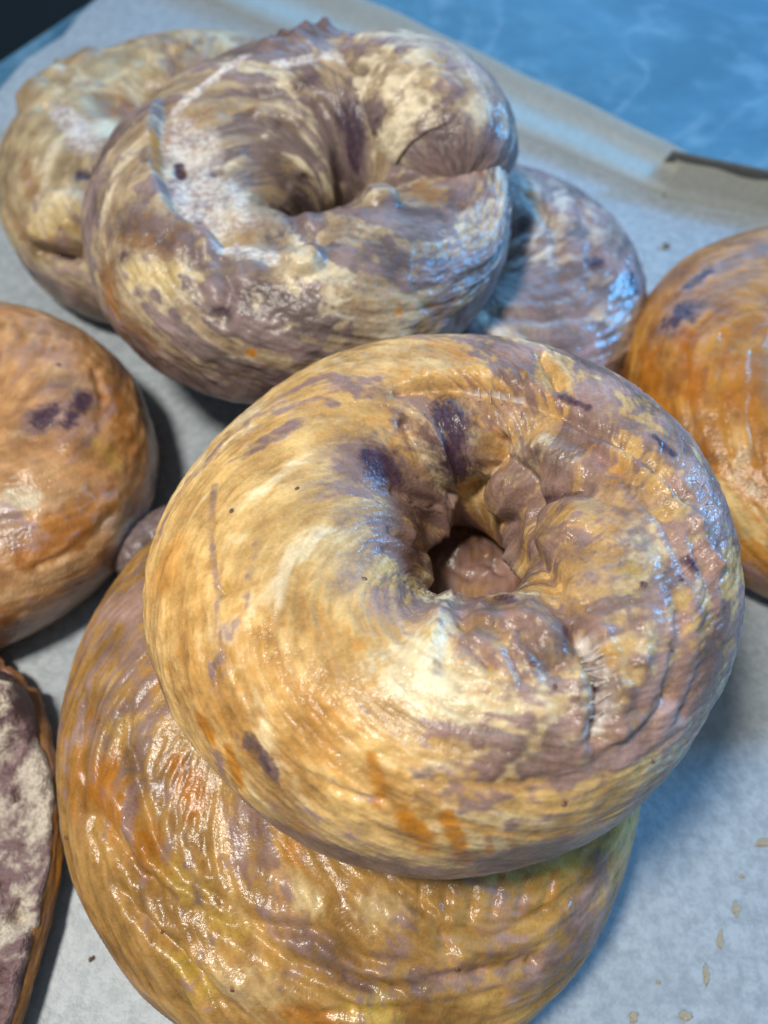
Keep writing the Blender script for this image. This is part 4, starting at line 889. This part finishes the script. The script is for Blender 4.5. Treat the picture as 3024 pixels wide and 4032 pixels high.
# ---------------------------------------------------------------- cut half bagel at the left edge
CRUMB = crumb_mat()
half = empty('cut_bagel_half', (-.109, .008, .0012), label='cut bagel half showing its pale purple crumb at the lower left edge', category='bagel')
HX, HY, HZ = .0400, .0582, .0100
def rim(U):
    far = np.exp(-((U-.17)/.07)**2)
    return 1+(.018+.05*far)*fbm(U, U*0, 24, 3, 502, 4, .65)+.018*fbm(U, U*0, 9, 3, 501, 3)+.012*fbm(U, U*0+.3, 30, 3, 505, 2)
def half_crust():
    n, m = 420, 40; u = np.arange(n)/n; s = np.linspace(0, 1, m); U, S = np.meshgrid(u, s, indexing='ij')
    pr = np.interp(S, [0, .12, .45, .75, .9, 1], [.955, .985, 1.02, .985, .90, .72]); pz = np.interp(S, [0, .12, .45, .75, .9, 1], [1.0, .93, .55, .16, .03, 0])*HZ
    jag = (.0018*fbm(U, U*0+.1, 36, 3, 511, 4, .65)+.0030*np.maximum(0, fbm(U, U*0+.6, 14, 3, 513, 3))-.0020)*sstep(.35, 0, S)
    r = pr*rim(U)*(1+.012*fbm(U, S*.5, 24, 8, 515, 3))
    P = np.stack([HX*r*np.cos(2*np.pi*U), HY*r*np.sin(2*np.pi*U), pz+jag], -1); me = grid_mesh('crust', P, True, False)
    k = np.zeros((n, m, 4)); k[..., 2] = .25+.7*fbm(U, S*.5, 20, 6, 517, 3); k[..., 0] = np.clip(.25+.9*fbm(U, S*.5, 14, 5, 518, 4), 0, 1); put_attr(me, 'mask_a', np.clip(k, 0, 1))
    z = np.zeros((n, m, 4)); z[..., 1] = .8+.3*fbm(U, S*.5, 16, 5, 519, 2); z[..., 3] = 1; put_attr(me, 'mask_b', z)
    q = np.full((n, m, 4), .5); q[..., 0] += .4*fbm(U, S*.5, 18, 22, 520, 2); q[..., 1] += .4*fbm(U, S*.5, 60, 50, 521, 2); q[..., 3] += .4*fbm(U, S*.5, 90, 30, 522, 2); put_attr(me, 'streak', q); return me
link('crust', half_crust(), bread('crust_cut_half', (.34, .15, .045), (.48, .24, .08), .5, .15), half)
def half_crumb():
    n, m = 420, 110; u = np.arange(n)/n; s = np.linspace(.16, 1, m); U, S = np.meshgrid(u, s, indexing='ij')
    wob = 1+.02*fbm(U, S*0, 26, 3, 541, 3)*sstep(.8, 1, S)
    x, y = HX*.99*S*wob*rim(U)*np.cos(2*np.pi*U), HY*.99*S*wob*rim(U)*np.sin(2*np.pi*U)
    X, Y = x*4+.5, y*4+.5
    h = .0022*fbm(X, Y, 16, 16, 531, 4, .6)+.0016*fbm(X, Y, 48, 48, 533, 3, .65)
    pore = fbm(X, Y, 40, 40, 535, 2); h -= .0034*sstep(.22, .55, pore)
    h += .0095*np.exp(-(((x-.024)/.011)**2+((y-.043)/.011)**2))*(1+1.1*fbm(X, Y, 44, 44, 537, 4, .65))     # torn peak at the far end
    h *= sstep(1.0, .97, S)*.55+.45
    z = HZ*.975+h; z[:, -1] -= .004
    return grid_mesh('crumb', np.stack([x, y, z], -1), True, False)
link('crumb', half_crumb(), CRUMB, half)

# ---------------------------------------------------------------- crumbs and flakes on the parchment
FLAKE = plain('crust_flake', (.36, .30, .21), .6); DARK = plain('dark_crumb', (.20, .13, .07), .6)
def crumb(x, y, rx, ry, rot, label, dark=False, z=.00010):
    me = blob('crumb', (rx*.7, ry*.75, z), 30, 13, 1.5, int(abs(x*1e5)+abs(y*1e4)) % 900); o = link('crumb', me, DARK if dark else FLAKE, None, category='crumb', label=label, group='crust crumbs on the parchment')
    o.location = (x, y, .0013+float(sheet_noise(np.array([x]), np.array([y]))[0])+z*.5); o.rotation_euler = (0, 0, rot)
for q in [
 (.0841, .0217, .0022, .0010, .2, 'wide tan crust flake on the parchment, furthest right of the loose flakes'),
 (.0704, .0030, .0022, .0007, 1.1, 'slim tan crust flake on the parchment, middle one of the slanting row'),
 (.0661, -.0032, .0022, .0007, 1.3, 'tan crust flake at the lower end of the slanting row of flakes'),
 (.0750, .0085, .0017, .0008, 1.2, 'tan crust flake at the upper end of the slanting row of flakes'),
 (.0603, -.0102, .0014, .0009, .3, 'pale crumb at the bottom edge of the picture right of the lower bagel'),
 (.0501, -.0102, .0013, .0009, .8, 'brown crumb at the bottom edge of the picture close to the lower bagel'),
]: crumb(*q)
crumb(.0560, -.0045, .0006, .0005, 0, 'tiny brown crumb left of the slanting row of flakes')
crumb(.0780, .0150, .0007, .0005, 0, 'tiny brown crumb just below the wide tan flake')
crumb(-.0604, -.0004, .0007, .0006, 0, 'tiny brown crumb between the cut bagel half and the lower bagel', True, .0005)
crumb(-.0043, .3799, .0030, .0022, .4, 'dark crumb on the far parchment behind the torn purple bagel', True, .001)
crumb(.1010, .2180, .0016, .0013, .4, 'dark crumb by the parchment crease left of the orange brown bagel', True, .0007)
crumb(.0900, .2080, .0011, .0009, .4, 'small dark crumb between the flat lilac bagel and the orange brown bagel', True, .0006)

# ---------------------------------------------------------------- dark strip added for the shaded underside of the far right parchment curl
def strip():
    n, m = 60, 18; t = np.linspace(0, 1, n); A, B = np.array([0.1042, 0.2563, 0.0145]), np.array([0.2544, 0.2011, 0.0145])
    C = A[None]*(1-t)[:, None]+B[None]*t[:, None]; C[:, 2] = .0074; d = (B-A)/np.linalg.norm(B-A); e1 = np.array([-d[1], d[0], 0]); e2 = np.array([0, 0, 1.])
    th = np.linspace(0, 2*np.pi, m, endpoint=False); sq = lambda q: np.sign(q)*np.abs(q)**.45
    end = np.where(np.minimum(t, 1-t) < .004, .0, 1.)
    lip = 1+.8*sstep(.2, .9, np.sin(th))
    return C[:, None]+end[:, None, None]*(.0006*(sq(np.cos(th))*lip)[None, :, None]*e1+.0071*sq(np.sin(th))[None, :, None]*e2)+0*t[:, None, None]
link('edge_shade_strip', grid_mesh('edge_shade_strip', strip(), False, True), plain('edge_shade_dark', (.10, .10, .09), .5), None, category='shade strip', label='thin dark strip added as the shade of the curled parchment edge at the far right')
